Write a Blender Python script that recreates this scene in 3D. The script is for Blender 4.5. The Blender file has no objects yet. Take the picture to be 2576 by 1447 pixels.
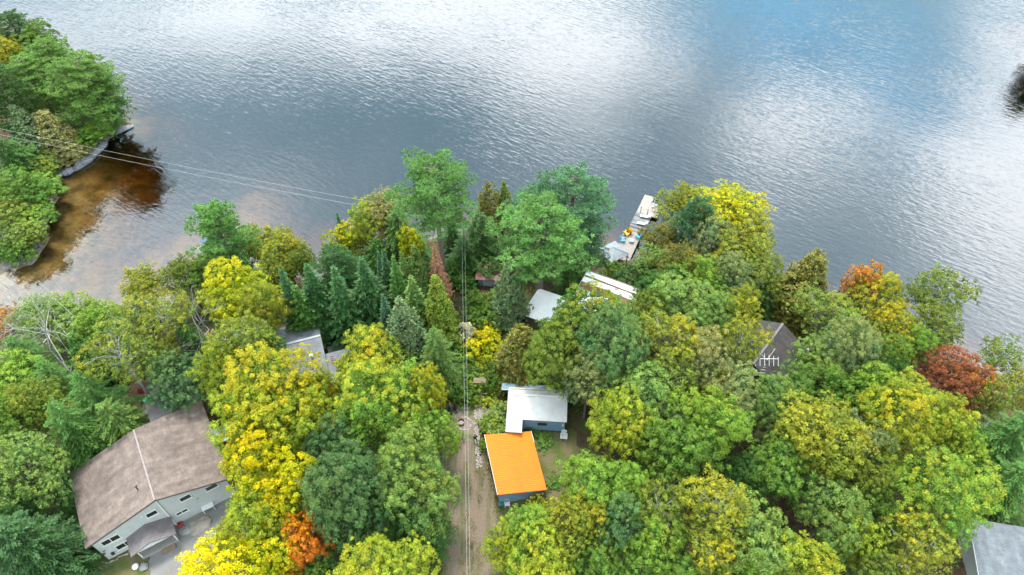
import bpy, bmesh, math, random
import numpy as np
from mathutils import Vector, Matrix

# ------------------------------------------------------------------ camera, sky, sun, exposure
sc = bpy.context.scene
CZ = 79.0                      # drone height above the lake
TH = math.radians(48.6)        # tilt below the horizon
FPX = 1800 / 1.03612           # focal length in pixels of a 2575 px wide picture
cam = bpy.data.cameras.new('camera')
cam.sensor_width = 36.0
cam.lens = 36.0 * FPX / 2575.0
cam.clip_start = 0.5
cam.clip_end = 4000
camo = bpy.data.objects.new('camera', cam)
sc.collection.objects.link(camo)
camo.location = (0, 0, CZ)
camo.rotation_euler = (math.radians(90) - TH, 0, 0)
sc.camera = camo
sc.render.resolution_x, sc.render.resolution_y = 1024, 575
sc.view_settings.view_transform = 'Standard'
sc.view_settings.look = 'None'
sc.view_settings.gamma = 1.0
sc.view_settings.exposure = 1.38
sc.cycles.max_bounces = 8
sc.cycles.transparent_max_bounces = 12
sc.cycles.use_adaptive_sampling = True
sc.cycles.adaptive_threshold = 0.02
sc.cycles.caustics_reflective = False
sc.cycles.caustics_refractive = False

SUN_EL, SUN_AZ = math.radians(67), math.radians(-15)   # azimuth clockwise from +Y
C_, S_ = math.cos(TH), math.sin(TH)

def at(x, y, z=0.0):
    """picture point (2575 x 1447) -> world point on the level z"""
    u, v = x - 1287.5, y - 723.5
    d = (u, FPX * C_ - v * S_, -(FPX * S_ + v * C_))
    t = (z - CZ) / d[2]
    return Vector((d[0] * t, d[1] * t, z))

world = bpy.data.worlds.new('World')
sc.world = world
world.use_nodes = True
wt = world.node_tree
for n in list(wt.nodes):
    wt.nodes.remove(n)

def N(tree, kind, **kw):
    n = tree.nodes.new(kind)
    for k, v in kw.items():
        if k == 'i':
            for kk, vv in v.items():
                n.inputs[kk].default_value = vv
        else:
            setattr(n, k, v)
    return n

def M(tree, op, a, b=None, c=None, clamp=False):
    n = tree.nodes.new('ShaderNodeMath')
    n.operation = op
    n.use_clamp = clamp
    for i, x in enumerate((a, b, c)):
        if x is None:
            continue
        if isinstance(x, (int, float)):
            n.inputs[i].default_value = x
        else:
            tree.links.new(x, n.inputs[i])
    return n.outputs[0]

def MIX(tree, fac, a, b, blend='MIX'):
    n = tree.nodes.new('ShaderNodeMix')
    n.data_type = 'RGBA'
    n.blend_type = blend
    n.clamp_factor = True
    for s, x in ((n.inputs[0], fac), (n.inputs[6], a), (n.inputs[7], b)):
        if isinstance(x, (int, float)):
            s.default_value = x
        elif isinstance(x, (tuple, list)):
            s.default_value = (x[0], x[1], x[2], 1.0)
        else:
            tree.links.new(x, s)
    return n.outputs[2]

def build_sky():
    t = wt
    L = t.links.new
    out = N(t, 'ShaderNodeOutputWorld')
    bg = N(t, 'ShaderNodeBackground')
    bg.inputs['Strength'].default_value = 0.118
    sky = N(t, 'ShaderNodeTexSky')
    sky.sky_type = 'NISHITA'
    sky.sun_disc = False
    sky.sun_elevation = SUN_EL
    sky.sun_rotation = SUN_AZ
    sky.altitude = 300
    tc = N(t, 'ShaderNodeTexCoord')
    sp = N(t, 'ShaderNodeSeparateXYZ')
    L(tc.outputs['Generated'], sp.inputs[0])
    zc = M(t, 'MAXIMUM', sp.outputs[2], 0.06)
    px = M(t, 'DIVIDE', sp.outputs[0], zc)
    py = M(t, 'DIVIDE', sp.outputs[1], zc)
    cb = N(t, 'ShaderNodeCombineXYZ')
    L(px, cb.inputs[0]); L(py, cb.inputs[1])
    # soft broken cloud deck on a flat layer: P = direction / height
    nz = N(t, 'ShaderNodeTexNoise', i={'Scale': 2.1, 'Detail': 6.0, 'Roughness': 0.55})
    L(cb.outputs[0], nz.inputs['Vector'])
    warp = N(t, 'ShaderNodeTexNoise', i={'Scale': 1.7, 'Detail': 3.0})
    L(cb.outputs[0], warp.inputs['Vector'])
    ws = N(t, 'ShaderNodeSeparateXYZ')
    L(warp.outputs['Color'], ws.inputs[0])
    qx = M(t, 'ADD', px, M(t, 'MULTIPLY', M(t, 'SUBTRACT', ws.outputs[0], 0.5), 0.55))
    qy = M(t, 'ADD', py, M(t, 'MULTIPLY', M(t, 'SUBTRACT', ws.outputs[1], 0.5), 0.55))

    def lobe(cx, cy, ax, ay, ang, w):
        ca, sa = math.cos(ang), math.sin(ang)
        dx = M(t, 'SUBTRACT', qx, cx)
        dy = M(t, 'SUBTRACT', qy, cy)
        e = M(t, 'DIVIDE', M(t, 'ADD', M(t, 'MULTIPLY', dx, ca), M(t, 'MULTIPLY', dy, sa)), ax)
        f = M(t, 'DIVIDE', M(t, 'SUBTRACT', M(t, 'MULTIPLY', dy, ca), M(t, 'MULTIPLY', dx, sa)), ay)
        q = M(t, 'ADD', M(t, 'MULTIPLY', e, e), M(t, 'MULTIPLY', f, f))
        return M(t, 'MULTIPLY', M(t, 'EXPONENT', M(t, 'MULTIPLY', q, -1.0)), w)
    return out, bg, sky, cb, nz, px, py, lobe

sk_out, sk_bg, sk_sky, sk_cb, sk_nz, sk_px, sk_py, lobe = build_sky()

def P(x, y):                    # cloud-layer coordinates seen mirrored at a picture point
    p = at(x, y, 0)
    return p.x / CZ, p.y / CZ

def clouds():
    t = wt
    L = t.links.new
    spec = [  # (picture x, y of the mirrored cloud, half sizes, turn, weight)
        (1000, -10, 0.62, 0.34, 0.0, 0.90),
        (1390, 140, 0.22, 0.34, -0.3, 0.75),
        (1620, 110, 0.24, 0.24, 0.5, 0.42),
        (2040, 260, 0.34, 0.17, 0.5, 0.72),
        (2440, 60, 0.22, 0.40, 0.2, 0.55),
        (2470, 420, 0.16, 0.30, -0.25, 0.9),
        (300, 20, 0.50, 0.26, 0.1, 0.36),
        (300, 640, 0.30, 0.16, 0.4, 0.22),
        (-500, 300, 0.6, 0.5, 0.2, 0.7),
        (3300, 500, 0.6, 0.6, 0.2, 0.7),
    ]
    tot = None
    for x, y, a, b, ang, w in spec:
        cx, cy = P(x, y)
        l = lobe(cx, cy, a, b, ang, w)
        tot = l if tot is None else M(t, 'ADD', tot, l)
    holes = None
    for x, y, a, b, ang, w in [(1930, -10, 0.34, 0.27, 0.2, 1.1), (2270, 180, 0.14, 0.22, 0.1, 0.9)]:
        cx, cy = P(x, y)
        l = lobe(cx, cy, a, b, ang, w)
        holes = l if holes is None else M(t, 'ADD', holes, l)
    # away from the mirrored part the same broken deck goes on (noise plus an even cloud cover added out of view)
    far = M(t, 'SUBTRACT', 1.0, M(t, 'MINIMUM', 1.0, M(t, 'MAXIMUM', 0.0, M(t, 'SUBTRACT', sk_py, 0.55))), clamp=True)
    back = M(t, 'MULTIPLY', far, 0.45)
    n = M(t, 'MULTIPLY', M(t, 'SUBTRACT', sk_nz.outputs['Fac'], 0.5), 1.7)
    c = M(t, 'ADD', M(t, 'ADD', tot, back), M(t, 'MULTIPLY', n, 0.55))
    c = M(t, 'SUBTRACT', c, M(t, 'MULTIPLY', holes, 0.75))
    mr = N(t, 'ShaderNodeMapRange', interpolation_type='SMOOTHSTEP', i={'From Min': 0.05, 'From Max': 0.95})
    L(c, mr.inputs['Value'])
    white = mr.outputs[0]
    h = M(t, 'MULTIPLY', holes, 1.0, clamp=True)
    grey = MIX(t, h, (4.1, 6.6, 7.8), (4.4, 10.6, 16.0))            # thin high veil / blue gap
    base = MIX(t, 0.12, grey, sk_sky.outputs[0])
    col = MIX(t, white, base, (20.5, 21.6, 22.4))
    L(col, sk_bg.inputs['Color'])
    L(sk_bg.outputs[0], sk_out.inputs['Surface'])
clouds()

sl = bpy.data.lights.new('sun', 'SUN')
sl.energy = 2.5
sl.angle = math.radians(12)
sl.color = (1.0, 0.95, 0.87)
so = bpy.data.objects.new('sun', sl)
sc.collection.objects.link(so)
sd = Vector((math.sin(SUN_AZ) * math.cos(SUN_EL), math.cos(SUN_AZ) * math.cos(SUN_EL), math.sin(SUN_EL)))
so.rotation_euler = (-sd).to_track_quat('-Z', 'Y').to_euler()
so.location = (0, -40, 120)

# ------------------------------------------------------------------ helpers
COL = sc.collection

def tag(o, label=None, cat=None, group=None, kind=None):
    if label: o['label'] = label
    if cat: o['category'] = cat
    if group: o['group'] = group
    if kind: o['kind'] = kind
    return o

def empty(name, loc=(0, 0, 0), rz=0.0):
    o = bpy.data.objects.new(name, None)
    o.empty_display_size = 0.3
    COL.objects.link(o)
    o.location = loc
    o.rotation_euler = (0, 0, rz)
    return o

def link(name, me, mat=None, parent=None):
    o = bpy.data.objects.new(name, me)
    COL.objects.link(o)
    if mat is not None and not me.materials:
        me.materials.append(mat)
    if parent is not None:
        o.parent = parent
    return o

class MB:
    """collects boxes, bars and tubes into one mesh"""
    def __init__(self):
        self.v, self.f = [], []
    def add(self, vs, fs):
        b = len(self.v)
        self.v += [tuple(p) for p in vs]
        self.f += [tuple(b + i for i in f) for f in fs]
        return self
    def box(self, c, s, rz=0.0, m=None):
        hx, hy, hz = s[0] / 2, s[1] / 2, s[2] / 2
        vs = [Vector((x, y, z)) for z in (-hz, hz) for y in (-hy, hy) for x in (-hx, hx)]
        R = m if m is not None else Matrix.Rotation(rz, 3, 'Z')
        vs = [R @ p + Vector(c) for p in vs]
        return self.add(vs, [(0, 2, 3, 1), (4, 5, 7, 6), (0, 1, 5, 4), (2, 6, 7, 3), (0, 4, 6, 2), (1, 3, 7, 5)])
    def bar(self, p, q, w, h=None):
        p, q = Vector(p), Vector(q)
        d = q - p
        h = h or w
        z = d.normalized()
        up = Vector((0, 0, 1)) if abs(z.z) < 0.95 else Vector((1, 0, 0))
        x = z.cross(up).normalized()
        y = x.cross(z).normalized()
        vs = [b + x * sx * w / 2 + y * sy * h / 2 for b in (p, q) for sx, sy in ((-1, -1), (1, -1), (1, 1), (-1, 1))]
        return self.add(vs, [(0, 3, 2, 1), (4, 5, 6, 7), (0, 1, 5, 4), (1, 2, 6, 5), (2, 3, 7, 6), (3, 0, 4, 7)])
    def tube(self, pts, rs, n=6, cap=True):
        pts = [Vector(p) for p in pts]
        b = len(self.v)
        for i, p in enumerate(pts):
            d = (pts[min(i + 1, len(pts) - 1)] - pts[max(i - 1, 0)])
            d = d.normalized() if d.length > 1e-6 else Vector((0, 0, 1))
            up = Vector((0, 0, 1)) if abs(d.z) < 0.9 else Vector((1, 0, 0))
            x = d.cross(up).normalized(); y = d.cross(x).normalized()
            r = rs[i] if isinstance(rs, (list, tuple)) else rs
            for k in range(n):
                a = 2 * math.pi * k / n
                self.v.append(tuple(p + x * (r * math.cos(a)) + y * (r * math.sin(a))))
        for i in range(len(pts) - 1):
            for k in range(n):
                k2 = (k + 1) % n
                self.f.append((b + i * n + k, b + i * n + k2, b + (i + 1) * n + k2, b + (i + 1) * n + k))
        if cap:
            self.f.append(tuple(b + k for k in range(n)))
            self.f.append(tuple(b + (len(pts) - 1) * n + k for k in reversed(range(n))))
        return self
    def prism(self, poly, z0, z1):
        """vertical prism over a plan polygon; z1 may be a list (one per corner)"""
        n = len(poly)
        z0s = z0 if isinstance(z0, (list, tuple)) else [z0] * n
        z1s = z1 if isinstance(z1, (list, tuple)) else [z1] * n
        vs = [(p[0], p[1], z) for p, z in zip(poly, z0s)] + [(p[0], p[1], z) for p, z in zip(poly, z1s)]
        fs = [tuple(reversed(range(n))), tuple(range(n, 2 * n))] + [(i, (i + 1) % n, n + (i + 1) % n, n + i) for i in range(n)]
        return self.add(vs, fs)
    def slab(self, quad, th):
        """a plate: top quad (any plane, counter-clockwise from above), thickness straight down"""
        q = [Vector(p) for p in quad]
        vs = q + [p - Vector((0, 0, th)) for p in q]
        n = len(q)
        return self.add(vs, [tuple(range(n)), tuple(reversed(range(n, 2 * n)))] + [(i, n + i, n + (i + 1) % n, (i + 1) % n) for i in range(n)])
    def ball(self, c, r, n=8, m=5, sq=(1, 1, 1)):
        b = len(self.v)
        for j in range(m + 1):
            t = math.pi * j / m
            for k in range(n):
                a = 2 * math.pi * k / n
                self.v.append((c[0] + r * sq[0] * math.sin(t) * math.cos(a), c[1] + r * sq[1] * math.sin(t) * math.sin(a), c[2] + r * sq[2] * math.cos(t)))
        for j in range(m):
            for k in range(n):
                k2 = (k + 1) % n
                self.f.append((b + j * n + k, b + (j + 1) * n + k, b + (j + 1) * n + k2, b + j * n + k2))
        return self
    def mesh(self, name, smooth=False):
        me = bpy.data.meshes.new(name)
        me.from_pydata(self.v, [], self.f)
        me.validate()
        if smooth:
            me.polygons.foreach_set('use_smooth', [True] * len(me.polygons))
        me.update()
        return me
    def build(self, name, mat, parent=None, smooth=False):
        return link(name, self.mesh(name, smooth), mat, parent)

# ------------------------------------------------------------------ materials
def newmat(name):
    m = bpy.data.materials.new(name)
    m.use_nodes = True
    t = m.node_tree
    for n in list(t.nodes):
        t.nodes.remove(n)
    o = N(t, 'ShaderNodeOutputMaterial')
    b = N(t, 'ShaderNodeBsdfPrincipled')
    t.links.new(b.outputs[0], o.inputs['Surface'])
    return m, t, b, o

MATS = {}
ALB = 0.76          # keeps man-made colours in step with the exposure
def mat(name, col, rough=0.7, var=0.25, scale=3.0, metal=0.0, col2=None, bump=0.0, bscale=20.0, stretch=(1, 1, 1), spec=0.4):
    """plain procedural surface: two colours mixed by noise, fine relief"""
    if name in MATS:
        return MATS[name]
    col = tuple(x * ALB for x in col)
    col2 = tuple(x * ALB for x in col2) if col2 else None
    m, t, b, o = newmat(name)
    L = t.links.new
    tc = N(t, 'ShaderNodeTexCoord')
    mp = N(t, 'ShaderNodeMapping')
    mp.inputs['Scale'].default_value = stretch
    L(tc.outputs['Object'], mp.inputs['Vector'])
    nz = N(t, 'ShaderNodeTexNoise', i={'Scale': scale, 'Detail': 5.0, 'Roughness': 0.6})
    L(mp.outputs[0], nz.inputs['Vector'])
    c2 = col2 or tuple(x * (1 - var) for x in col)
    ramp = N(t, 'ShaderNodeMapRange', i={'From Min': 0.3, 'From Max': 0.7})
    L(nz.outputs['Fac'], ramp.inputs['Value'])
    L(MIX(t, ramp.outputs[0], c2, col), b.inputs['Base Color'])
    b.inputs['Roughness'].default_value = rough
    b.inputs['Metallic'].default_value = metal
    b.inputs['Specular IOR Level'].default_value = spec
    if bump > 0:
        n2 = N(t, 'ShaderNodeTexNoise', i={'Scale': bscale, 'Detail': 3.0})
        L(mp.outputs[0], n2.inputs['Vector'])
        bp = N(t, 'ShaderNodeBump', i={'Strength': bump, 'Distance': 0.05})
        L(n2.outputs['Fac'], bp.inputs['Height'])
        L(bp.outputs[0], b.inputs['Normal'])
    MATS[name] = m
    return m

def shingle_mat(name, col, col2, col3):
    """asphalt shingle: courses and tabs in object space (local y runs down the slope, x along)"""
    col, col2, col3 = [tuple(x * ALB for x in c) for c in (col, col2, col3)]
    m, t, b, o = newmat(name)
    L = t.links.new
    tc = N(t, 'ShaderNodeTexCoord')
    br = N(t, 'ShaderNodeTexBrick', i={'Scale': 1.0, 'Mortar Size': 0.012, 'Mortar Smooth': 0.3, 'Brick Width': 0.36, 'Row Height': 0.16, 'Bias': 0.0})
    br.inputs['Color1'].default_value = (*col, 1); br.inputs['Color2'].default_value = (*col2, 1)
    br.inputs['Mortar'].default_value = (*[x * 0.55 for x in col2], 1)
    L(tc.outputs['UV'], br.inputs['Vector'])
    mp = N(t, 'ShaderNodeMapping'); mp.inputs['Scale'].default_value = (0.9, 0.16, 1)
    L(tc.outputs['UV'], mp.inputs['Vector'])
    nz = N(t, 'ShaderNodeTexNoise', i={'Scale': 1.0, 'Detail': 5.0, 'Roughness': 0.65})
    L(mp.outputs[0], nz.inputs['Vector'])
    n3 = N(t, 'ShaderNodeTexNoise', i={'Scale': 0.35, 'Detail': 3.0})
    L(tc.outputs['UV'], n3.inputs['Vector'])
    n4 = N(t, 'ShaderNodeTexNoise', i={'Scale': 1.3, 'Detail': 4.0})
    L(tc.outputs['UV'], n4.inputs['Vector'])
    r1 = N(t, 'ShaderNodeMapRange', i={'From Min': 0.42, 'From Max': 0.72}); L(nz.outputs['Fac'], r1.inputs['Value'])
    r3 = N(t, 'ShaderNodeMapRange', i={'From Min': 0.5, 'From Max': 0.75}); L(n3.outputs['Fac'], r3.inputs['Value'])
    r4 = N(t, 'ShaderNodeMapRange', i={'From Min': 0.4, 'From Max': 0.65}); L(n4.outputs['Fac'], r4.inputs['Value'])
    c = MIX(t, M(t, 'MULTIPLY', r4.outputs[0], 0.5), br.outputs['Color'], tuple(min(1, x * 1.4) for x in col))
    c = MIX(t, M(t, 'MULTIPLY', r1.outputs[0], 0.75), c, col3)
    c = MIX(t, M(t, 'MULTIPLY', r3.outputs[0], 0.45), c, col3)
    L(c, b.inputs['Base Color'])
    b.inputs['Roughness'].default_value = 0.85
    b.inputs['Specular IOR Level'].default_value = 0.25
    bp = N(t, 'ShaderNodeBump', i={'Strength': 0.5, 'Distance': 0.03})
    L(br.outputs['Fac'], bp.inputs['Height']); bp.invert = True
    L(bp.outputs[0], b.inputs['Normal'])
    MATS[name] = m
    return m

def foliage_mat(name='foliage', trans=0.30, spec=0.16, warm=(1.12, 1.0, 0.88)):
    m = bpy.data.materials.new(name)
    m.use_nodes = True
    t = m.node_tree
    for n in list(t.nodes):
        t.nodes.remove(n)
    L = t.links.new
    o = N(t, 'ShaderNodeOutputMaterial')
    oi = N(t, 'ShaderNodeObjectInfo')
    a = N(t, 'ShaderNodeAttribute', attribute_name='tint')
    s = N(t, 'ShaderNodeSeparateXYZ')
    L(a.outputs['Vector'], s.inputs[0])
    turn = N(t, 'ShaderNodeMapRange', i={'From Min': -0.24, 'From Max': 0.24, 'To Min': 1.0, 'To Max': 0.0})
    L(M(t, 'SUBTRACT', s.outputs[1], oi.outputs['Alpha']), turn.inputs['Value'])
    turned = M(t, 'MULTIPLY', turn.outputs[0], M(t, 'MULTIPLY', oi.outputs['Alpha'], 12.0, clamp=True))
    acc = MIX(t, M(t, 'MULTIPLY', s.outputs[2], 0.6), (0.52, 0.44, 0.025), (0.56, 0.29, 0.03))
    acc = MIX(t, 0.42, acc, oi.outputs['Color'])
    # shaded, late turning clumps stay greener than the sunlit ones
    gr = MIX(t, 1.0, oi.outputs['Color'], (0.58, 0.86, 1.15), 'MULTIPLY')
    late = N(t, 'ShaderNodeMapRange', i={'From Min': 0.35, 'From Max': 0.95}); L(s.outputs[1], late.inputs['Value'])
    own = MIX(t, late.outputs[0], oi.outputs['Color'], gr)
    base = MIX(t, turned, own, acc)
    hs = N(t, 'ShaderNodeHueSaturation')
    base = MIX(t, 1.0, base, warm, 'MULTIPLY')
    L(base, hs.inputs['Color'])
    hs.inputs['Saturation'].default_value = 1.05
    L(M(t, 'ADD', 0.5, M(t, 'MULTIPLY', M(t, 'SUBTRACT', s.outputs[2], 0.5), 0.05)), hs.inputs['Hue'])
    L(M(t, 'MULTIPLY', s.outputs[0], 0.86), hs.inputs['Value'])
    b = N(t, 'ShaderNodeBsdfPrincipled')
    L(hs.outputs[0], b.inputs['Base Color'])
    b.inputs['Roughness'].default_value = 0.5
    b.inputs['Specular IOR Level'].default_value = spec
    tr = N(t, 'ShaderNodeBsdfTranslucent')
    tcol = MIX(t, 1.0, hs.outputs[0], (1.25, 1.2, 0.6), 'MULTIPLY')
    L(tcol, tr.inputs['Color'])
    mx = N(t, 'ShaderNodeMixShader', i={0: trans})
    L(b.outputs[0], mx.inputs[1]); L(tr.outputs[0], mx.inputs[2])
    L(mx.outputs[0], o.inputs['Surface'])
    return m

FOL = foliage_mat()
NEEDLE = foliage_mat('needles', 0.22, 0.16, (1.14, 0.98, 0.86))
BARK = mat('bark', (0.16, 0.125, 0.10), 0.9, 0.4, 6.0, bump=0.4, stretch=(1, 1, 0.3))
BARKD = mat('dark bark', (0.10, 0.08, 0.065), 0.9, 0.4, 6.0, bump=0.4, stretch=(1, 1, 0.3))
BIRCH = mat('birch bark', (0.62, 0.60, 0.56), 0.7, 0.0, 5.0, col2=(0.14, 0.12, 0.11), stretch=(1, 1, 2.5))
SILVER = mat('weathered bare wood', (0.33, 0.315, 0.30), 0.8, 0.35, 5.0, stretch=(1, 1, 0.4))
# ------------------------------------------------------------------ the lie of the land
def W2(pts, z=0.0):
    return [at(x, y, z).to_2d() for x, y in pts]

MAIN = W2([(-420, 900), (-250, 850), (-100, 800), (60, 778), (200, 800), (310, 815), (400, 765), (490, 706), (600, 690), (720, 700), (800, 700),
           (880, 660), (960, 622), (1080, 600), (1200, 585), (1300, 590), (1420, 600), (1500, 625), (1560, 650), (1640, 640), (1720, 628),
           (1800, 640), (1880, 690), (1950, 745), (2040, 790), (2120, 800), (2220, 820), (2330, 870), (2430, 920), (2520, 970), (2650, 1010), (2900, 1060)])
MAIN_POLY = [(p.x, p.y) for p in MAIN] + [(700, 20), (700, -700), (-700, -700), (-700, 40)]
LEFT = W2([(-250, 930), (-130, 770), (-70, 715), (0, 690), (50, 676), (85, 655), (110, 615), (125, 560), (140, 505), (150, 446), (180, 424),
           (215, 408), (242, 392), (262, 362), (285, 338), (312, 326), (330, 316), (318, 306), (290, 296), (262, 262), (232, 222), (180, 170), (110, 120), (20, 70), (-150, -10), (-500, -160)])
LEFT_POLY = [(p.x, p.y) for p in LEFT] + [(-900, 300), (-900, 40), (-400, 20)]

ISLE_POLY = [(129 + 11 * math.cos(a), 143 + 8 * math.sin(a)) for a in [k * math.pi / 6 for k in range(12)]]

def sdf(poly, X, Y):
    """signed distance, positive inside"""
    px = np.array([p[0] for p in poly]); py = np.array([p[1] for p in poly])
    d = np.full(X.shape, 1e9); ins = np.zeros(X.shape, bool)
    for i in range(len(poly)):
        x0, y0 = px[i], py[i]; x1, y1 = px[(i + 1) % len(poly)], py[(i + 1) % len(poly)]
        ex, ey = x1 - x0, y1 - y0
        t = np.clip(((X - x0) * ex + (Y - y0) * ey) / (ex * ex + ey * ey + 1e-9), 0, 1)
        d = np.minimum(d, np.hypot(X - x0 - t * ex, Y - y0 - t * ey))
        c = ((y0 > Y) != (y1 > Y)) & (X < (x1 - x0) * (Y - y0) / (y1 - y0 + 1e-12) + x0)
        ins ^= c
    return np.where(ins, d, -d)

def sstep(a, b, x):
    t = np.clip((x - a) / (b - a), 0, 1)
    return t * t * (3 - 2 * t)

SHOAL = at(650, 470, 0)
SHOAL2 = at(860, 560, 0)
def ground(X, Y):
    X = np.asarray(X, float); Y = np.asarray(Y, float)
    wob = 0.35 * np.sin(X * 0.9 + 1.3 * np.sin(Y * 0.5)) + 0.25 * np.sin(Y * 1.3 + X * 0.35)
    dm = sdf(MAIN_POLY, X, Y); dl = sdf(LEFT_POLY, X, Y)
    d = np.maximum(np.maximum(dm, dl), sdf(ISLE_POLY, X, Y))
    dn = d + wob * np.clip(1 - np.abs(d) / 8, 0, 1)
    land = 0.18 + 0.85 * (1 - np.exp(-np.maximum(dn, 0) / 1.2)) + 2.97 * sstep(3, 24, d)
    near_left = sstep(14, 2, -dl)
    k = 0.32 - 0.24 * sstep(-32, -46, X) * sstep(104, 92, Y)
    dep = np.minimum(0.15 + k * np.maximum(-dn, 0) + 0.02 * np.maximum(-d - 7, 0) ** 2, 9.0)
    sh = np.exp(-(((X - SHOAL.x) / 9) ** 2 + ((Y - SHOAL.y) / 13) ** 2))
    sh2 = np.exp(-(((X - SHOAL2.x) / 9) ** 2 + ((Y - SHOAL2.y) / 7) ** 2))
    dep = dep * (1 - 0.72 * sh) * (1 - 0.5 * sh2)
    bedn = 0.12 * np.sin(X * 0.8 + np.sin(Y * 1.1) * 1.5) * np.clip(-d / 3, 0, 1)
    return np.where(dn > 0, land, -dep + bedn)

def gz(x, y):
    return float(ground(np.array([x]), np.array([y]))[0])

def make_terrain():
    def axis(a, b, st, lo, hi):
        fine = np.arange(a, b + 1e-6, st)
        def out(s, e):
            r = []; x, w = s, st
            while abs(x - s) < abs(e - s):
                w *= 1.35
                x += w * (1 if e > s else -1)
                r.append(x)
            return r
        return np.array(list(reversed(out(a, lo))) + list(fine) + out(b, hi))
    xs = axis(-112, 112, 0.7, -1600, 1600); ys = axis(18, 150, 0.7, -600, 2500)
    X, Y = np.meshgrid(xs, ys)
    Z = ground(X, Y)
    V = np.stack([X.ravel(), Y.ravel(), Z.ravel()], 1)
    nx, ny = len(xs), len(ys)
    i = np.arange(nx * ny).reshape(ny, nx)
    F = np.stack([i[:-1, :-1].ravel(), i[:-1, 1:].ravel(), i[1:, 1:].ravel(), i[1:, :-1].ravel()], 1)
    return quads('terrain', V, F, True)

def quads(name, V, F, smooth=False, tint=None):
    me = bpy.data.meshes.new(name)
    V = np.ascontiguousarray(V, np.float32); F = np.ascontiguousarray(F, np.int32)
    nf = len(F); k = F.shape[1]
    me.vertices.add(len(V)); me.vertices.foreach_set('co', V.ravel())
    me.loops.add(nf * k); me.loops.foreach_set('vertex_index', F.ravel())
    me.polygons.add(nf)
    me.polygons.foreach_set('loop_start', np.arange(0, nf * k, k, dtype=np.int32))
    if smooth:
        me.polygons.foreach_set('use_smooth', np.ones(nf, bool))
    me.update(calc_edges=True)
    if tint is not None:
        a = me.attributes.new('tint', 'FLOAT_VECTOR', 'FACE')
        a.data.foreach_set('vector', np.ascontiguousarray(tint, np.float32).ravel())
    return me

def terrain_mat():
    m, t, b, o = newmat('forest floor and lake bed')
    L = t.links.new
    g = N(t, 'ShaderNodeNewGeometry')
    s = N(t, 'ShaderNodeSeparateXYZ'); L(g.outputs['Position'], s.inputs[0])
    n1 = N(t, 'ShaderNodeTexNoise', i={'Scale': 0.35, 'Detail': 6.0, 'Roughness': 0.6}); L(g.outputs['Position'], n1.inputs['Vector'])
    n2 = N(t, 'ShaderNodeTexNoise', i={'Scale': 2.2, 'Detail': 5.0, 'Roughness': 0.7}); L(g.outputs['Position'], n2.inputs['Vector'])
    n3 = N(t, 'ShaderNodeTexNoise', i={'Scale': 9.0, 'Detail': 4.0}); L(g.outputs['Position'], n3.inputs['Vector'])
    def rg(x, a, c):
        r = N(t, 'ShaderNodeMapRange', i={'From Min': a, 'From Max': c}); L(x, r.inputs['Value']); return r.outputs[0]
    litter = MIX(t, rg(n2.outputs['Fac'], 0.3, 0.7), (0.04, 0.026, 0.017), (0.085, 0.052, 0.033))
    grass = MIX(t, rg(n3.outputs['Fac'], 0.3, 0.7), (0.035, 0.055, 0.014), (0.075, 0.085, 0.025))
    land = MIX(t, rg(n1.outputs['Fac'], 0.46, 0.62), litter, grass)
    rock = MIX(t, rg(n2.outputs['Fac'], 0.35, 0.65), (0.07, 0.062, 0.055), (0.17, 0.16, 0.15))
    land = MIX(t, M(t, 'MULTIPLY', rg(s.outputs[2], 0.9, 0.5), rg(n1.outputs['Fac'], 0.4, 0.55)), land, rock)
    sand = MIX(t, rg(n2.outputs['Fac'], 0.3, 0.7), (0.15, 0.115, 0.05), (0.28, 0.22, 0.10))
    sand = MIX(t, rg(n1.outputs['Fac'], 0.44, 0.64), sand, (0.085, 0.07, 0.03))
    c = MIX(t, rg(s.outputs[2], 0.12, -0.06), land, sand)
    L(c, b.inputs['Base Color'])
    b.inputs['Roughness'].default_value = 0.95
    b.inputs['Specular IOR Level'].default_value = 0.1
    bp = N(t, 'ShaderNodeBump', i={'Strength': 0.6, 'Distance': 0.12}); L(n3.outputs['Fac'], bp.inputs['Height']); L(bp.outputs[0], b.inputs['Normal'])
    return m

terr = link('ground', make_terrain(), terrain_mat())
tag(terr, kind='structure')

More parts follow.
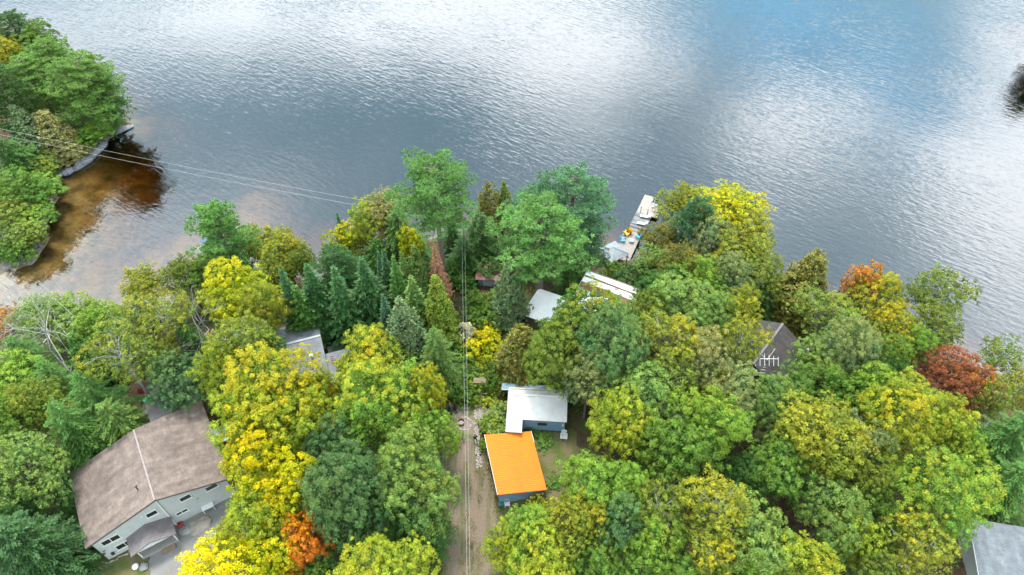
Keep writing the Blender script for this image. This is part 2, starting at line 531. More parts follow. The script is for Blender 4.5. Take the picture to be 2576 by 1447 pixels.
def water_mat():
    m = bpy.data.materials.new('lake water')
    m.use_nodes = True
    t = m.node_tree
    for n in list(t.nodes): t.nodes.remove(n)
    L = t.links.new
    o = N(t, 'ShaderNodeOutputMaterial')
    g = N(t, 'ShaderNodeNewGeometry')
    sp = N(t, 'ShaderNodeSeparateXYZ'); L(g.outputs['Position'], sp.inputs[0])
    def noise(scale, sx, sy, rot, det, rough=0.5, dist=0.4):
        """noise stretched along the direction rot (crest line)"""
        u = M(t, 'ADD', M(t, 'MULTIPLY', sp.outputs[0], math.cos(rot)), M(t, 'MULTIPLY', sp.outputs[1], math.sin(rot)))
        v = M(t, 'SUBTRACT', M(t, 'MULTIPLY', sp.outputs[1], math.cos(rot)), M(t, 'MULTIPLY', sp.outputs[0], math.sin(rot)))
        cb = N(t, 'ShaderNodeCombineXYZ'); L(M(t, 'MULTIPLY', u, sx), cb.inputs[0]); L(M(t, 'MULTIPLY', v, sy), cb.inputs[1])
        n = N(t, 'ShaderNodeTexNoise', i={'Scale': scale, 'Detail': det, 'Roughness': rough, 'Distortion': dist})
        L(cb.outputs[0], n.inputs['Vector'])
        return n.outputs['Fac']
    # wind ripples: crests run from upper left to lower right of the picture
    a = WAVE_ROT
    r1 = noise(1.6, 0.26, 1.0, a, 1.0)
    r2 = noise(3.2, 0.30, 1.0, a + 0.2, 1.0)
    r3 = noise(1.0, 0.5, 0.9, a - 0.9, 1.0)
    sw = noise(0.16, 0.6, 1.0, a, 2.0)
    patch = noise(0.035, 1.0, 1.0, 0.4, 3.0)
    mr = N(t, 'ShaderNodeMapRange', i={'From Min': 0.35, 'From Max': 0.65, 'To Min': 0.5, 'To Max': 1.1}); L(patch, mr.inputs['Value'])
    h = M(t, 'ADD', M(t, 'MULTIPLY', r1, 1.0), M(t, 'MULTIPLY', r2, 0.36))
    h = M(t, 'ADD', h, M(t, 'MULTIPLY', r3, 0.42))
    h = M(t, 'MULTIPLY', h, mr.outputs[0])
    h = M(t, 'ADD', h, M(t, 'MULTIPLY', sw, 0.6))
    bp = N(t, 'ShaderNodeBump', i={'Strength': 1.0, 'Distance': WAVE_H}); L(h, bp.inputs['Height'])
    fr = N(t, 'ShaderNodeFresnel', i={'IOR': WATER_IOR}); L(bp.outputs[0], fr.inputs['Normal'])
    gl = N(t, 'ShaderNodeBsdfAnisotropic', i={'Roughness': 0.05}); gl.inputs['Color'].default_value = (0.97, 0.98, 1.0, 1); L(bp.outputs[0], gl.inputs['Normal'])
    tr = N(t, 'ShaderNodeBsdfTransparent'); tr.inputs['Color'].default_value = (0.98, 0.96, 0.93, 1)
    mx = N(t, 'ShaderNodeMixShader'); L(fr.outputs[0], mx.inputs[0]); L(tr.outputs[0], mx.inputs[1]); L(gl.outputs[0], mx.inputs[2])
    L(mx.outputs[0], o.inputs['Surface'])
    va = N(t, 'ShaderNodeVolumeAbsorption', i={'Density': 0.8}); va.inputs['Color'].default_value = (0.66, 0.46, 0.15, 1)
    L(va.outputs[0], o.inputs['Volume'])
    return m

_a, _b = at(560, 150), at(760, 245)
WAVE_ROT = math.atan2(_b.y - _a.y, _b.x - _a.x)
WAVE_H = 0.040
WATER_IOR = 1.9
lake = MB().box((0, 950, -7), (3400, 3000, 14)).build('lake_water', water_mat())
tag(lake, kind='structure')

# ------------------------------------------------------------------ made ground: drive, gravel, paths
rnd = random.Random(5)
def patch(name, pts, dz, m, jit=0.25, step=0.8, z=None):
    """a thin sheet on the ground with an uneven edge; pts are plan points"""
    out = []
    n = len(pts)
    for i in range(n):
        a, b = Vector(pts[i]), Vector(pts[(i + 1) % n])
        k = max(1, int((b - a).length / step))
        for j in range(k):
            p = a.lerp(b, j / k)
            out.append((p.x + rnd.uniform(-jit, jit), p.y + rnd.uniform(-jit, jit)))
    bm = bmesh.new()
    vs = [bm.verts.new((x, y, 0)) for x, y in out]
    es = [bm.edges.new((vs[i], vs[(i + 1) % len(vs)])) for i in range(len(vs))]
    bmesh.ops.triangle_fill(bm, edges=es, use_beauty=True)
    if z is None:
        bmesh.ops.subdivide_edges(bm, edges=[e for e in bm.edges if e.calc_length() > 2.0], cuts=1)
        bmesh.ops.triangulate(bm, faces=bm.faces[:])
        zz = ground(np.array([v.co.x for v in bm.verts]), np.array([v.co.y for v in bm.verts]))
        for v, q in zip(bm.verts, zz): v.co.z = q + dz
    else:
        for v in bm.verts: v.co.z = z + dz
    bmesh.ops.recalc_face_normals(bm, faces=bm.faces[:])
    for f in bm.faces:
        if f.normal.z < 0: f.normal_flip()
    me = bpy.data.meshes.new(name); bm.to_mesh(me); bm.free()
    return tag(link(name, me, m), kind='structure')

def ground_mat(name, c1, c2, c3, s1=0.5, s2=6.0, bump=0.3, t1=(0.42, 0.62), along=None):
    m, t, b, o = newmat(name)
    L = t.links.new
    c1, c2, c3 = [tuple(x * ALB for x in c) for c in (c1, c2, c3)]
    g = N(t, 'ShaderNodeNewGeometry')
    n1 = N(t, 'ShaderNodeTexNoise', i={'Scale': s1, 'Detail': 6.0, 'Roughness': 0.65}); L(g.outputs['Position'], n1.inputs['Vector'])
    n2 = N(t, 'ShaderNodeTexNoise', i={'Scale': s2, 'Detail': 5.0, 'Roughness': 0.7}); L(g.outputs['Position'], n2.inputs['Vector'])
    if along:
        mp = N(t, 'ShaderNodeMapping'); mp.inputs['Scale'].default_value = along; L(g.outputs['Position'], mp.inputs['Vector']); L(mp.outputs[0], n1.inputs['Vector'])
    r1 = N(t, 'ShaderNodeMapRange', i={'From Min': t1[0], 'From Max': t1[1]}); L(n1.outputs['Fac'], r1.inputs['Value'])
    r2 = N(t, 'ShaderNodeMapRange', i={'From Min': 0.3, 'From Max': 0.7}); L(n2.outputs['Fac'], r2.inputs['Value'])
    L(MIX(t, r1.outputs[0], MIX(t, r2.outputs[0], c1, c2), c3), b.inputs['Base Color'])
    b.inputs['Roughness'].default_value = 0.95; b.inputs['Specular IOR Level'].default_value = 0.15
    bp = N(t, 'ShaderNodeBump', i={'Strength': bump, 'Distance': 0.05}); L(n2.outputs['Fac'], bp.inputs['Height']); L(bp.outputs[0], b.inputs['Normal'])
    return m

DIRT = ground_mat('dirt drive', (0.115, 0.085, 0.06), (0.22, 0.17, 0.125), (0.085, 0.095, 0.035), 0.7, 7.0, 0.5, (0.48, 0.66), (1.6, 0.22, 1))
LAWN = ground_mat('thin lawn', (0.05, 0.075, 0.016), (0.10, 0.12, 0.03), (0.14, 0.11, 0.06), 0.5, 9.0)
GRAVEL = ground_mat('grey gravel', (0.13, 0.125, 0.12), (0.25, 0.245, 0.24), (0.17, 0.16, 0.145), 0.7, 11.0, 0.6)
ASPH = ground_mat('old asphalt', (0.045, 0.043, 0.045), (0.085, 0.08, 0.08), (0.06, 0.05, 0.045), 0.6, 9.0)

patch('driveway', W2([(1160, 1110), (1215, 1110), (1232, 1180), (1256, 1290), (1275, 1330), (1265, 1390), (1270, 1520), (1100, 1520), (1115, 1400), (1118, 1260), (1120, 1160)], 4), 0.012, DIRT, 0.3, 0.7, 4)
patch('lawn', W2([(1345, 1085), (1440, 1080), (1470, 1160), (1460, 1240), (1400, 1290), (1280, 1310), (1240, 1290), (1300, 1200), (1330, 1120)], 4), 0.008, LAWN, 0.3, 0.7, 4)
patch('front_yard', W2([(1125, 1020), (1200, 1015), (1205, 1190), (1180, 1230), (1110, 1220), (1090, 1100)], 4), 0.008, ground_mat('worn yard', (0.17, 0.125, 0.10), (0.25, 0.20, 0.165), (0.085, 0.105, 0.03), 0.35, 6.0, 0.3, (0.5, 0.62)), 0.3, 0.7, 4)
patch('house_lawn', W2([(160, 1380), (330, 1385), (375, 1400), (380, 1520), (100, 1520), (130, 1400)], 4), 0.008, LAWN, 0.3, 0.7, 4)
patch('gravel_parking', W2([(372, 1392), (415, 1345), (445, 1318), (500, 1275), (560, 1235), (600, 1225), (640, 1330), (620, 1520), (380, 1520)], 4), 0.016, GRAVEL, 0.3, 0.7, 4)
patch('road', W2([(800, 1300), (900, 1300), (905, 1520), (790, 1520)], 4), 0.012, ASPH, 0.2, 0.7, 4)
patch('neighbour_lawn', W2([(2430, 1180), (2680, 1200), (2700, 1400), (2440, 1340)], 4), 0.008, ground_mat('dry lawn', (0.075, 0.06, 0.018), (0.12, 0.09, 0.03), (0.06, 0.07, 0.016), 0.5, 9.0), 0.3, 0.7, 4)
patch('back_patio', W2([(352, 1000), (385, 950), (425, 950), (420, 1010), (425, 1045), (395, 1050), (360, 1040)], 3.7), 0.02, GRAVEL, 0.25, 0.6)

def clip_cell(c, others, R):
    poly = [Vector((c[0] + R * math.cos(a), c[1] + R * math.sin(a))) for a in [k * math.pi / 4 for k in range(8)]]
    cv = Vector(c)
    for q in others:
        q = Vector(q); mid = (cv + q) / 2; n = (q - cv)
        new = []
        for i in range(len(poly)):
            a, b = poly[i], poly[(i + 1) % len(poly)]
            da, db = (a - mid).dot(n), (b - mid).dot(n)
            if da <= 0: new.append(a)
            if da * db < 0: new.append(a.lerp(b, da / (da - db)))
        poly = new
        if len(poly) < 3: return None
    return poly

def inside(p, poly):
    c = False
    for i in range(len(poly)):
        a, b = poly[i], poly[(i + 1) % len(poly)]
        if (a[1] > p[1]) != (b[1] > p[1]) and p[0] < (b[0] - a[0]) * (p[1] - a[1]) / (b[1] - a[1]) + a[0]: c = not c
    return c

def paving(mb_list, poly, sp, gap, top, th):
    xs = [p[0] for p in poly]; ys = [p[1] for p in poly]
    pts = []
    y = min(ys); row = 0
    while y < max(ys):
        x = min(xs) + (row % 2) * sp / 2
        while x < max(xs):
            q = (x + rnd.uniform(-.33, .33) * sp, y + rnd.uniform(-.33, .33) * sp)
            if inside(q, poly): pts.append(q)
            x += sp
        y += sp * 0.87; row += 1
    for c in pts:
        near = [q for q in pts if q is not c and abs(q[0] - c[0]) < 2.2 * sp and abs(q[1] - c[1]) < 2.2 * sp]
        cell = clip_cell(c, near, sp * 0.72)
        if not cell: continue
        cv = Vector(c)
        cell = [cv + (p - cv) * (1 - gap / max((p - cv).length, 0.05)) for p in cell]
        z = gz(c[0], c[1]) if top is None else top
        mb_list.append((cell, z + rnd.uniform(-.008, .012), th))

STONE = mat('pale flagstone', (0.38, 0.335, 0.29), 0.85, 0.4, 2.5, bump=0.3)
SOIL = ground_mat('path bedding', (0.10, 0.075, 0.055), (0.17, 0.13, 0.10), (0.08, 0.07, 0.03), 0.8)
def Z6(x, y): return ((1120 + x * .1382) / 1.03612, (1020 + y * .1382) / 1.03612)
def Z4(x, y): return ((1180 + x * .16591) / 1.03612, (820 + y * .16591) / 1.03612)
path_polys = [
    [Z6(*p) for p in ((885, 1447), (970, 1447), (960, 1200), (945, 1000), (945, 760), (950, 585), (860, 540), (850, 660), (835, 800), (860, 1000), (875, 1200))],
    [Z6(*p) for p in ((850, 545), (950, 580), (1060, 500), (1180, 430), (1300, 400), (1447, 470), (1447, 260), (1330, 275), (1220, 330), (1100, 335), (1000, 290), (985, 180), (990, 70), (905, 70), (900, 200), (850, 320))],
    [Z4(*p) for p in ((395, 1270), (470, 1270), (480, 1170), (490, 1060), (560, 940), (620, 850), (740, 760), (760, 700), (690, 700), (600, 780), (540, 880), (450, 970), (420, 1060), (410, 1170))],
]
pth = patch('garden_path', W2(path_polys[0], 4), 0.012, SOIL, 0.05, 0.6, 4)
for i, pp in enumerate(path_polys[1:]):
    o = patch('path_bed', W2(pp, 4), 0.012 + 0.004 * (i + 1), SOIL, 0.05, 0.6, 4)
    o.parent = pth
    del o['kind']
cells = []
for pp in path_polys:
    paving(cells, W2(pp, 4), 0.27, 0.028, 4.0, 0.05)
mb = MB()
for cell, z, th in cells:
    mb.prism(cell, z - 0.03, z + 0.045)
tag(mb.build('paving_stones', STONE, pth), kind='stuff')
# ------------------------------------------------------------------ buildings
def uv_quad(me, fr):
    """UVs in metres: fr = list of (origin, u axis, v axis) per face"""
    uv = me.uv_layers.new(name='UVMap')
    for p in me.polygons:
        o, u, v = fr(p)
        for li in p.loop_indices:
            co = me.vertices[me.loops[li].vertex_index].co - o
            uv.data[li].uv = (co.dot(u), co.dot(v))

def plate(name, quad, th, m, parent):
    """roof plane of a given thickness with metre UVs along (u) and down (v) its first edges"""
    q = [Vector(p) for p in quad]
    o = MB().slab(q, th).build(name, m, parent)
    u = (q[1] - q[0]).normalized(); v = (q[3] - q[0]); v = (v - u * v.dot(u)).normalized()
    uv_quad(o.data, lambda p: (q[0], u, v))
    return o

def ribs(name, quad, n, w, h, m, parent, along='v'):
    """standing seams of a metal roof: thin bars laid on the plane, one joined part"""
    q = [Vector(p) for p in quad]
    mb = MB()
    up = (q[1] - q[0]).cross(q[3] - q[0]).normalized()
    if up.z < 0: up = -up
    for i in range(n + 1):
        t = i / n
        if along == 'v': a, b = q[0].lerp(q[1], t), q[3].lerp(q[2], t)
        else: a, b = q[0].lerp(q[3], t), q[1].lerp(q[2], t)
        mb.bar(a + up * h * 0.45, b + up * h * 0.45, w, h)
    return tag(mb.build(name, m, parent), kind='stuff')

def window(parent, base, ux, c, w, h, n=1, nrm=None, fr=None):
    """window set in a wall: c = (distance along ux, height); frame proud of the wall, panes recessed"""
    ux = Vector(ux).normalized(); nn = Vector(nrm).normalized(); up = Vector((0, 0, 1))
    o = Vector(base) + ux * c[0] + up * c[1]
    fm = fr or MATS['white trim']
    f = MB(); t = 0.09
    def bb(mb, cx, cz, sx, sz, d0, d1):
        ctr = o + ux * cx + up * cz + nn * ((d0 + d1) / 2)
        R = Matrix((ux, nn, up)).transposed()
        mb.box(ctr, (sx, d1 - d0, sz), m=R)
    bb(f, 0, h / 2 + t / 2, w + 2 * t, t, -0.02, 0.06); bb(f, 0, -h / 2 - t / 2, w + 2 * t, t, -0.02, 0.06)
    for s in (-1, 1): bb(f, s * (w / 2 + t / 2), 0, t, h, -0.02, 0.06)
    for i in range(1, n): bb(f, -w / 2 + w * i / n, 0, 0.07, h, -0.02, 0.05)
    wo = f.build('window', fm, parent)
    for i in range(n):
        p = MB(); bb(p, -w / 2 + w * (i + .5) / n, 0, w / n - 0.07, h, -0.015, 0.015)
        p.build('pane', MATS['window glass'], wo)
    s = MB(); bb(s, 0, -h / 2 - t - 0.025, w + 2 * t + 0.1, 0.05, -0.02, 0.10); s.build('sill', fm, wo)
    return wo

TRIM = mat('white trim', (0.60, 0.60, 0.585), 0.6, 0.12, 3.0)
GLASS = mat('window glass', (0.012, 0.014, 0.016), 0.06, 0.3, 1.0, spec=0.9)
def siding_mat(name, col, dirt):
    col, dirt = [tuple(x * ALB for x in c) for c in (col, dirt)]
    m, t, b, o = newmat(name)
    L = t.links.new
    g = N(t, 'ShaderNodeTexCoord')
    s = N(t, 'ShaderNodeSeparateXYZ'); L(g.outputs['Object'], s.inputs[0])
    fz = M(t, 'FRACT', M(t, 'DIVIDE', s.outputs[2], 0.13))
    nz = N(t, 'ShaderNodeTexNoise', i={'Scale': 1.2, 'Detail': 5.0}); L(g.outputs['Object'], nz.inputs['Vector'])
    r = N(t, 'ShaderNodeMapRange', i={'From Min': 0.45, 'From Max': 0.75}); L(nz.outputs['Fac'], r.inputs['Value'])
    ln = M(t, 'LESS_THAN', fz, 0.12)
    c = MIX(t, M(t, 'MULTIPLY', r.outputs[0], 0.5), col, dirt)
    c = MIX(t, M(t, 'MULTIPLY', ln, 0.35), c, tuple(x * 0.5 for x in col))
    L(c, b.inputs['Base Color']); b.inputs['Roughness'].default_value = 0.7
    bp = N(t, 'ShaderNodeBump', i={'Strength': 0.6, 'Distance': 0.02}); L(fz, bp.inputs['Height']); L(bp.outputs[0], b.inputs['Normal'])
    MATS[name] = m
    return m
SAGE = siding_mat('sage siding', (0.44, 0.465, 0.435), (0.34, 0.355, 0.33))
BLUEW = siding_mat('blue boards', (0.15, 0.26, 0.36), (0.11, 0.19, 0.26))
GREYB = siding_mat('grey boards', (0.22, 0.25, 0.29), (0.13, 0.14, 0.16))
DARKW = siding_mat('dark brown boards', (0.10, 0.08, 0.07), (0.06, 0.05, 0.04))
WHITEM = mat('white metal', (0.50, 0.495, 0.48), 0.45, 0.0, 0.8, col2=(0.38, 0.375, 0.36), spec=0.5)
SEAMG = mat('grey seam', (0.43, 0.425, 0.41), 0.5, 0.1)
LIFTEDW = mat('shade lifted white metal', (0.82, 0.82, 0.80), 0.5, 0.1, 0.8)  # white metal painted paler to offset the pine's shade on the cottage wing
SEAMO = mat('orange seam', (0.66, 0.12, 0.002), 0.6, 0.1)
ORANGE = mat('orange metal', (0.90, 0.20, 0.002), 0.6, 0.0, 0.5, col2=(0.84, 0.165, 0.002), spec=0.3)
GREYM = mat('grey metal', (0.15, 0.165, 0.18), 0.6, 0.0, 1.2, col2=(0.085, 0.095, 0.105), spec=0.35)
TEALM = mat('slate blue metal', (0.17, 0.25, 0.30), 0.45, 0.2, 1.0, spec=0.5)
RUST = mat('rusty sheet', (0.24, 0.10, 0.07), 0.75, 0.0, 1.5, col2=(0.15, 0.085, 0.07))
BROWNR = mat('brown roll roofing', (0.20, 0.105, 0.075), 0.9, 0.3, 2.5, bump=0.3)
DECKW = mat('weathered deck', (0.30, 0.27, 0.25), 0.85, 0.35, 2.0, stretch=(1, 6, 1))
DECKP = mat('pale deck boards', (0.48, 0.42, 0.38), 0.8, 0.2, 2.0)
DARKM = mat('dark metal', (0.03, 0.03, 0.035), 0.5, 0.2, 3.0)
WOODP = mat('treated post', (0.22, 0.16, 0.11), 0.85, 0.3, 3.0)
SHB = shingle_mat('brown shingles', (0.205, 0.158, 0.132), (0.15, 0.115, 0.098), (0.07, 0.055, 0.052))
SHD = shingle_mat('dark shingles', (0.075, 0.066, 0.063), (0.055, 0.05, 0.048), (0.035, 0.031, 0.031))
SHG = shingle_mat('grey shingles', (0.15, 0.165, 0.18), (0.115, 0.128, 0.142), (0.085, 0.093, 0.105))

# ---- big brown-roofed house at lower left
def hp(x, y, z): return at((150 + x * .331) / 1.03612, (1020 + y * .331) / 1.03612, z)
def brown_house():
    A, Bc = hp(405, 1325, 4), hp(945, 1050, 4)
    ux = (Bc - A).normalized(); uy = Vector((-ux.y, ux.x, 0))
    rz = math.atan2(ux.y, ux.x)
    W1 = (Bc - A).length                         # left wall: eave to ridge
    root = empty('brown_roof_house', (Bc.x, Bc.y, 4), rz)
    tag(root, 'two storey pale sage house under a wide brown shingled gable roof', 'house')
    L_, R_, D_ = -W1, 6.6, 9.0
    e, r, er = 4.3, 6.5, 4.0                     # heights of left eave, ridge, right eave
    jog = 0.05
    # walls
    mb = MB()
    mb.add([(L_, 0, 0), (0, 0, 0), (0, 0, r), (L_, 0, e), (L_, D_, 0), (0, D_, 0), (0, D_, r), (L_, D_, e)],
           [(0, 1, 2, 3), (5, 4, 7, 6), (4, 0, 3, 7), (1, 5, 6, 2), (0, 4, 5, 1)])
    mb.build('wall', SAGE, root)
    mb = MB()
    mb.add([(0.003, jog, 0), (R_, jog, 0), (R_, jog, er), (0.003, jog, r - .003), (0.003, D_, 0), (R_, D_, 0), (R_, D_, er), (0.003, D_, r - .003)],
           [(0, 1, 2, 3), (5, 4, 7, 6), (1, 5, 6, 2), (0, 4, 5, 1)])
    mb.build('wall', SAGE, root)
    MB().box((-0.06, -0.02, r / 2 - .12), (0.14, 0.10, r - .3)).build('corner_board', TRIM, root)
    ov = 0.55
    sl, sr = (r - e) / W1, (r - er) / R_
    f, bk = -0.22, D_ + 0.5
    th = 0.18
    T = 0.06 + th
    plate('roof', [(0, f, r + T), (0, bk, r + T), (L_ - ov, bk, e - sl * ov + T), (L_ - ov, f, e - sl * ov + T)], th, SHB, root)
    plate('roof', [(R_ + ov, f, er - sr * ov + T), (R_ + ov, bk + 2.2, er - sr * ov + T), (0.002, bk, r + T - .002), (0.002, f, r + T - .002)], th, SHB, root)
    MB().box((0, (f + bk) / 2, r + T + 0.03), (0.17, bk - f - .02, 0.04)).build('ridge_cap', mat('pale ridge cap', (0.27, 0.22, 0.21), 0.85, 0.2, 3), root)
    fb = MB()
    fb.bar((L_ - ov, f - .02, e - sl * ov + T - .12), (0, f - .02, r + T - .12), 0.04, 0.2)
    fb.bar((0, f - .021, r + T - .12), (R_ + ov, f - .021, er - sr * ov + T - .12), 0.04, 0.2)
    fb.build('fascia', mat('dark fascia', (0.10, 0.075, 0.065), 0.7, 0.2), root)
    vp = MB().tube([(-1.3, 2.2, r - sl * 1.3 + .1), (-1.3, 2.2, r + .45)], 0.07, 8).tube([(-1.3, 2.2, r + .45), (-1.15, 2.2, r + .5)], 0.09, 8)
    vp.build('roof_vent', DARKM, root)
    # rear gable addition, its roof a little lower and darker
    plate('rear_roof', [(1.6, D_ + 4.6, 5.6), (1.6, D_ + .4, 5.6), (6.9, D_ + .4, 4.0), (6.9, D_ + 4.6, 4.0)], 0.16, shingle_mat('rear shingles', (0.16, 0.14, 0.14), (0.13, 0.115, 0.115), (0.09, 0.08, 0.08)), root)
    MB().add([(1.7, D_ + .01, 0), (1.7, D_ + 4.4, 0), (1.7, D_ + 4.4, 5.4), (1.7, D_ + .01, 5.4), (6.7, D_ + .01, 0), (6.7, D_ + 4.4, 0), (6.7, D_ + 4.4, 3.9), (6.7, D_ + .01, 3.9)],
             [(0, 3, 2, 1), (1, 2, 6, 5), (4, 5, 6, 7)]).build('rear_wall', siding_mat('grey siding', (0.36, 0.40, 0.43), (0.27, 0.30, 0.33)), root)
    # windows
    nr = (0, -1, 0)
    window(root, (0, 0, 0), (1, 0, 0), (L_ + 1.55, 3.35), 1.7, 0.85, 2, nr)
    window(root, (0, 0, 0), (1, 0, 0), (L_ + 2.2, 1.35), 1.75, 0.85, 2, nr)
    window(root, (0, 0, 0), (1, 0, 0), (-1.15, 4.35), 1.05, 0.75, 1, nr)
    window(root, (0, jog, 0), (1, 0, 0), (2.3, 4.15), 1.1, 0.75, 1, nr)
    window(root, (0, jog, 0), (1, 0, 0), (5.0, 3.75), 1.2, 0.75, 1, nr)
    window(root, (0, jog, 0), (1, 0, 0), (1.15, 1.9), 1.2, 0.42, 2, nr)
    MB().box((L_ + .75, -.09, .9), (.3, .16, .42)).build('meter_box', DARKM, root)
    for x, z in ((-2.0, 4.75), (1.3, 4.9)):
        MB().box((x, -.06 + (jog if x > 0 else 0), z), (.14, .12, .14)).build('wall_light', TRIM, root)
    MB().tube([(3.2, jog - .06, 2.9), (3.2, jog + .02, 2.9)], 0.12, 10).build('vent_cover', mat('grey plastic', (.3, .3, .3), .6), root)
    # porch
    px0, px1, pd = -4.1, -0.25, 2.0
    MB().box(((px0 + px1) / 2, -pd / 2, 0.22), (px1 - px0, pd - .01, 0.44)).build('porch_deck', DECKW, root)
    MB().box((px1 - 1.2, -pd - .3, 0.11), (1.4, 0.6, 0.22)).build('porch_step', WOODP, root)
    pm = (px0 + px1) / 2 - .2
    plate('porch_roof', [(pm, -pd - .35, 3.15), (pm, -.02, 3.15), (px0 - .5, -.02, 2.25), (px0 - .5, -pd - .35, 2.25)], 0.12, MATS['rear shingles'], root)
    plate('porch_roof', [(px1 + .3, -pd - .35, 2.3), (px1 + .3, -.02, 2.3), (pm + .003, -.02, 3.147), (pm + .003, -pd - .35, 3.147)], 0.12, MATS['rear shingles'], root)
    MB().add([(px0 - .3, -pd - .2, 2.12), (px1 + .2, -pd - .2, 2.12), (pm, -pd - .2, 3.0)], [(0, 1, 2)]).build('porch_gable', TRIM, root)
    for x in (px0 + .1, px1 - .1):
        MB().box((x, -pd + .1, 1.3), (.12, .12, 1.72)).build('porch_post', TRIM, root)
    MB().box((pm + .75, -.05, 1.5), (1.8, .08, 2.1)).build('door', mat('dark door', (.02, .022, .026), .3, .2), root)
    # dark metal carport on the right side
    q = [(R_ + .2, 5.4, 3.1), (R_ + 3.6, 5.4, 2.8), (R_ + 3.6, 7.6, 2.8), (R_ + .2, 7.6, 3.1)]
    for i in range(6):
        a, b = i / 6, (i + 1) / 6 - .012
        Q = [Vector(p) for p in q]
        MB().slab([Q[0].lerp(Q[3], a), Q[1].lerp(Q[2], a), Q[1].lerp(Q[2], b), Q[0].lerp(Q[3], b)], .06).build('roof_panel', TEALM, root)
    for y in (5.5, 7.5): MB().box((R_ + 3.45, y, 1.36), (.1, .1, 2.72)).build('carport_post', WOODP, root)
    # stairs and railing beside the house
    for i in range(6):
        MB().box((R_ + 2.2, 1.9 + i * .32, .15 + i * .2), (1.3, .30, .05)).build('tread', DECKW, root)
    MB().bar((R_ + 1.4, 1.7, 1.1), (R_ + 1.4, 3.9, 2.2), .1).build('hand_rail', DECKP, root)
    # foundation stones
    for i in range(26):
        x = L_ - .3 + i * .26
        if x > px0 - .5: break
        MB().ball((x, -.35 + rnd.uniform(-.1, .1), .05), rnd.uniform(.1, .19), 6, 4, (1, .8, .6)).build('stone', STONE, root)
    return root
brown_house()

# ---- orange-roofed shed
def zp(x, y, z): return at((1230 + x * .2901) / 1.03612, (920 + y * .2901) / 1.03612, z)
def frame(o, a):
    """object space at o, x axis toward a"""
    d = Vector(a) - Vector(o)
    rz = math.atan2(d.y, d.x)
    return Vector((o[0], o[1], 0)), rz

def leaf_quads(P0, rr, s):
    n = len(P0); a = rr.uniform(0, 6.28, n)
    u = np.stack([np.cos(a), np.sin(a), rr.uniform(-.2, .2, n)], 1) * s / 2; v = np.stack([-np.sin(a), np.cos(a), rr.uniform(-.2, .2, n)], 1) * s * .4
    V = np.stack([P0 + u, P0 + v, P0 - u, P0 - v], 1).reshape(-1, 3)
    return quads('fallen_leaves', V, np.arange(4 * n).reshape(n, 4))

def orange_shed():
    bl = zp(230, 1275, 6.85); br = zp(672, 1235, 5.5); tl = zp(105, 735, 6.85)
    dx = Vector((br.x - bl.x, br.y - bl.y, 0)); dy = Vector((tl.x - bl.x, tl.y - bl.y, 0))
    rz = (math.atan2(dx.y, dx.x) + math.atan2(dy.y, dy.x) - math.pi / 2) / 2
    W, D = dx.length, dy.length
    root = empty('orange_roof_shed', (bl.x, bl.y, 4), rz)
    tag(root, 'blue walled shed with a bright orange metal roof beside the dirt driveway', 'shed')
    zl, zr = 2.85, 1.5
    def zz(x): return zl + (zr - zl) * x / W
    i = .16
    MB().prism([(i, i), (W - i, i), (W - i, D - i), (i, D - i)], 0, [zz(i) - .16, zz(W - i) - .16, zz(W - i) - .16, zz(i) - .16]).build('wall', BLUEW, root)
    q = [(0, 0, zl), (W, 0, zr), (W, D, zr), (0, D, zl)]
    plate('roof', q, .07, ORANGE, root)
    ribs('roof_ribs', [(0.02, .05, zl), (W - .02, .05, zr), (W - .02, D - .05, zr), (0.02, D - .05, zl)], 34, .04, .025, SEAMO, root, 'u')
    rr = np.random.default_rng(9); k = 34
    lx = rr.uniform(.2, W - .2, k); ly = rr.uniform(.2, D - .2, k)
    lf = leaf_quads(np.stack([lx, ly, np.array([zz(x) for x in lx]) + .06], 1), rr, .13)
    lf.materials.append(mat('fallen leaf', (.42, .30, .10), .8, .4))
    tag(link('fallen_leaves', lf, None, root), kind='stuff')
    MB().bar((-.03, 0, zl - .06), (-.03, D, zl - .06), .04, .16).build('fascia', TRIM, root)
    MB().bar((W + .03, D * .8, zr - .03), (W + .03, D, zr - .03), .05, .14).build('fascia', TRIM, root)
    MB().box((-.02 + .1, D * .86, 1.7), (.22, .35, .5)).build('meter_box', mat('white plastic', (.62, .62, .61), .45, .1), root)
    MB().box((-.02 + .1, D * .77, 1.2), (.16, .5, .9)).build('propane_cover', MATS['white plastic'], root)
    MB().box((.14, D * .4, 1.05), (.06, 1.0, 2.0)).build('door', GREYB, root)
    return root
orange_shed()

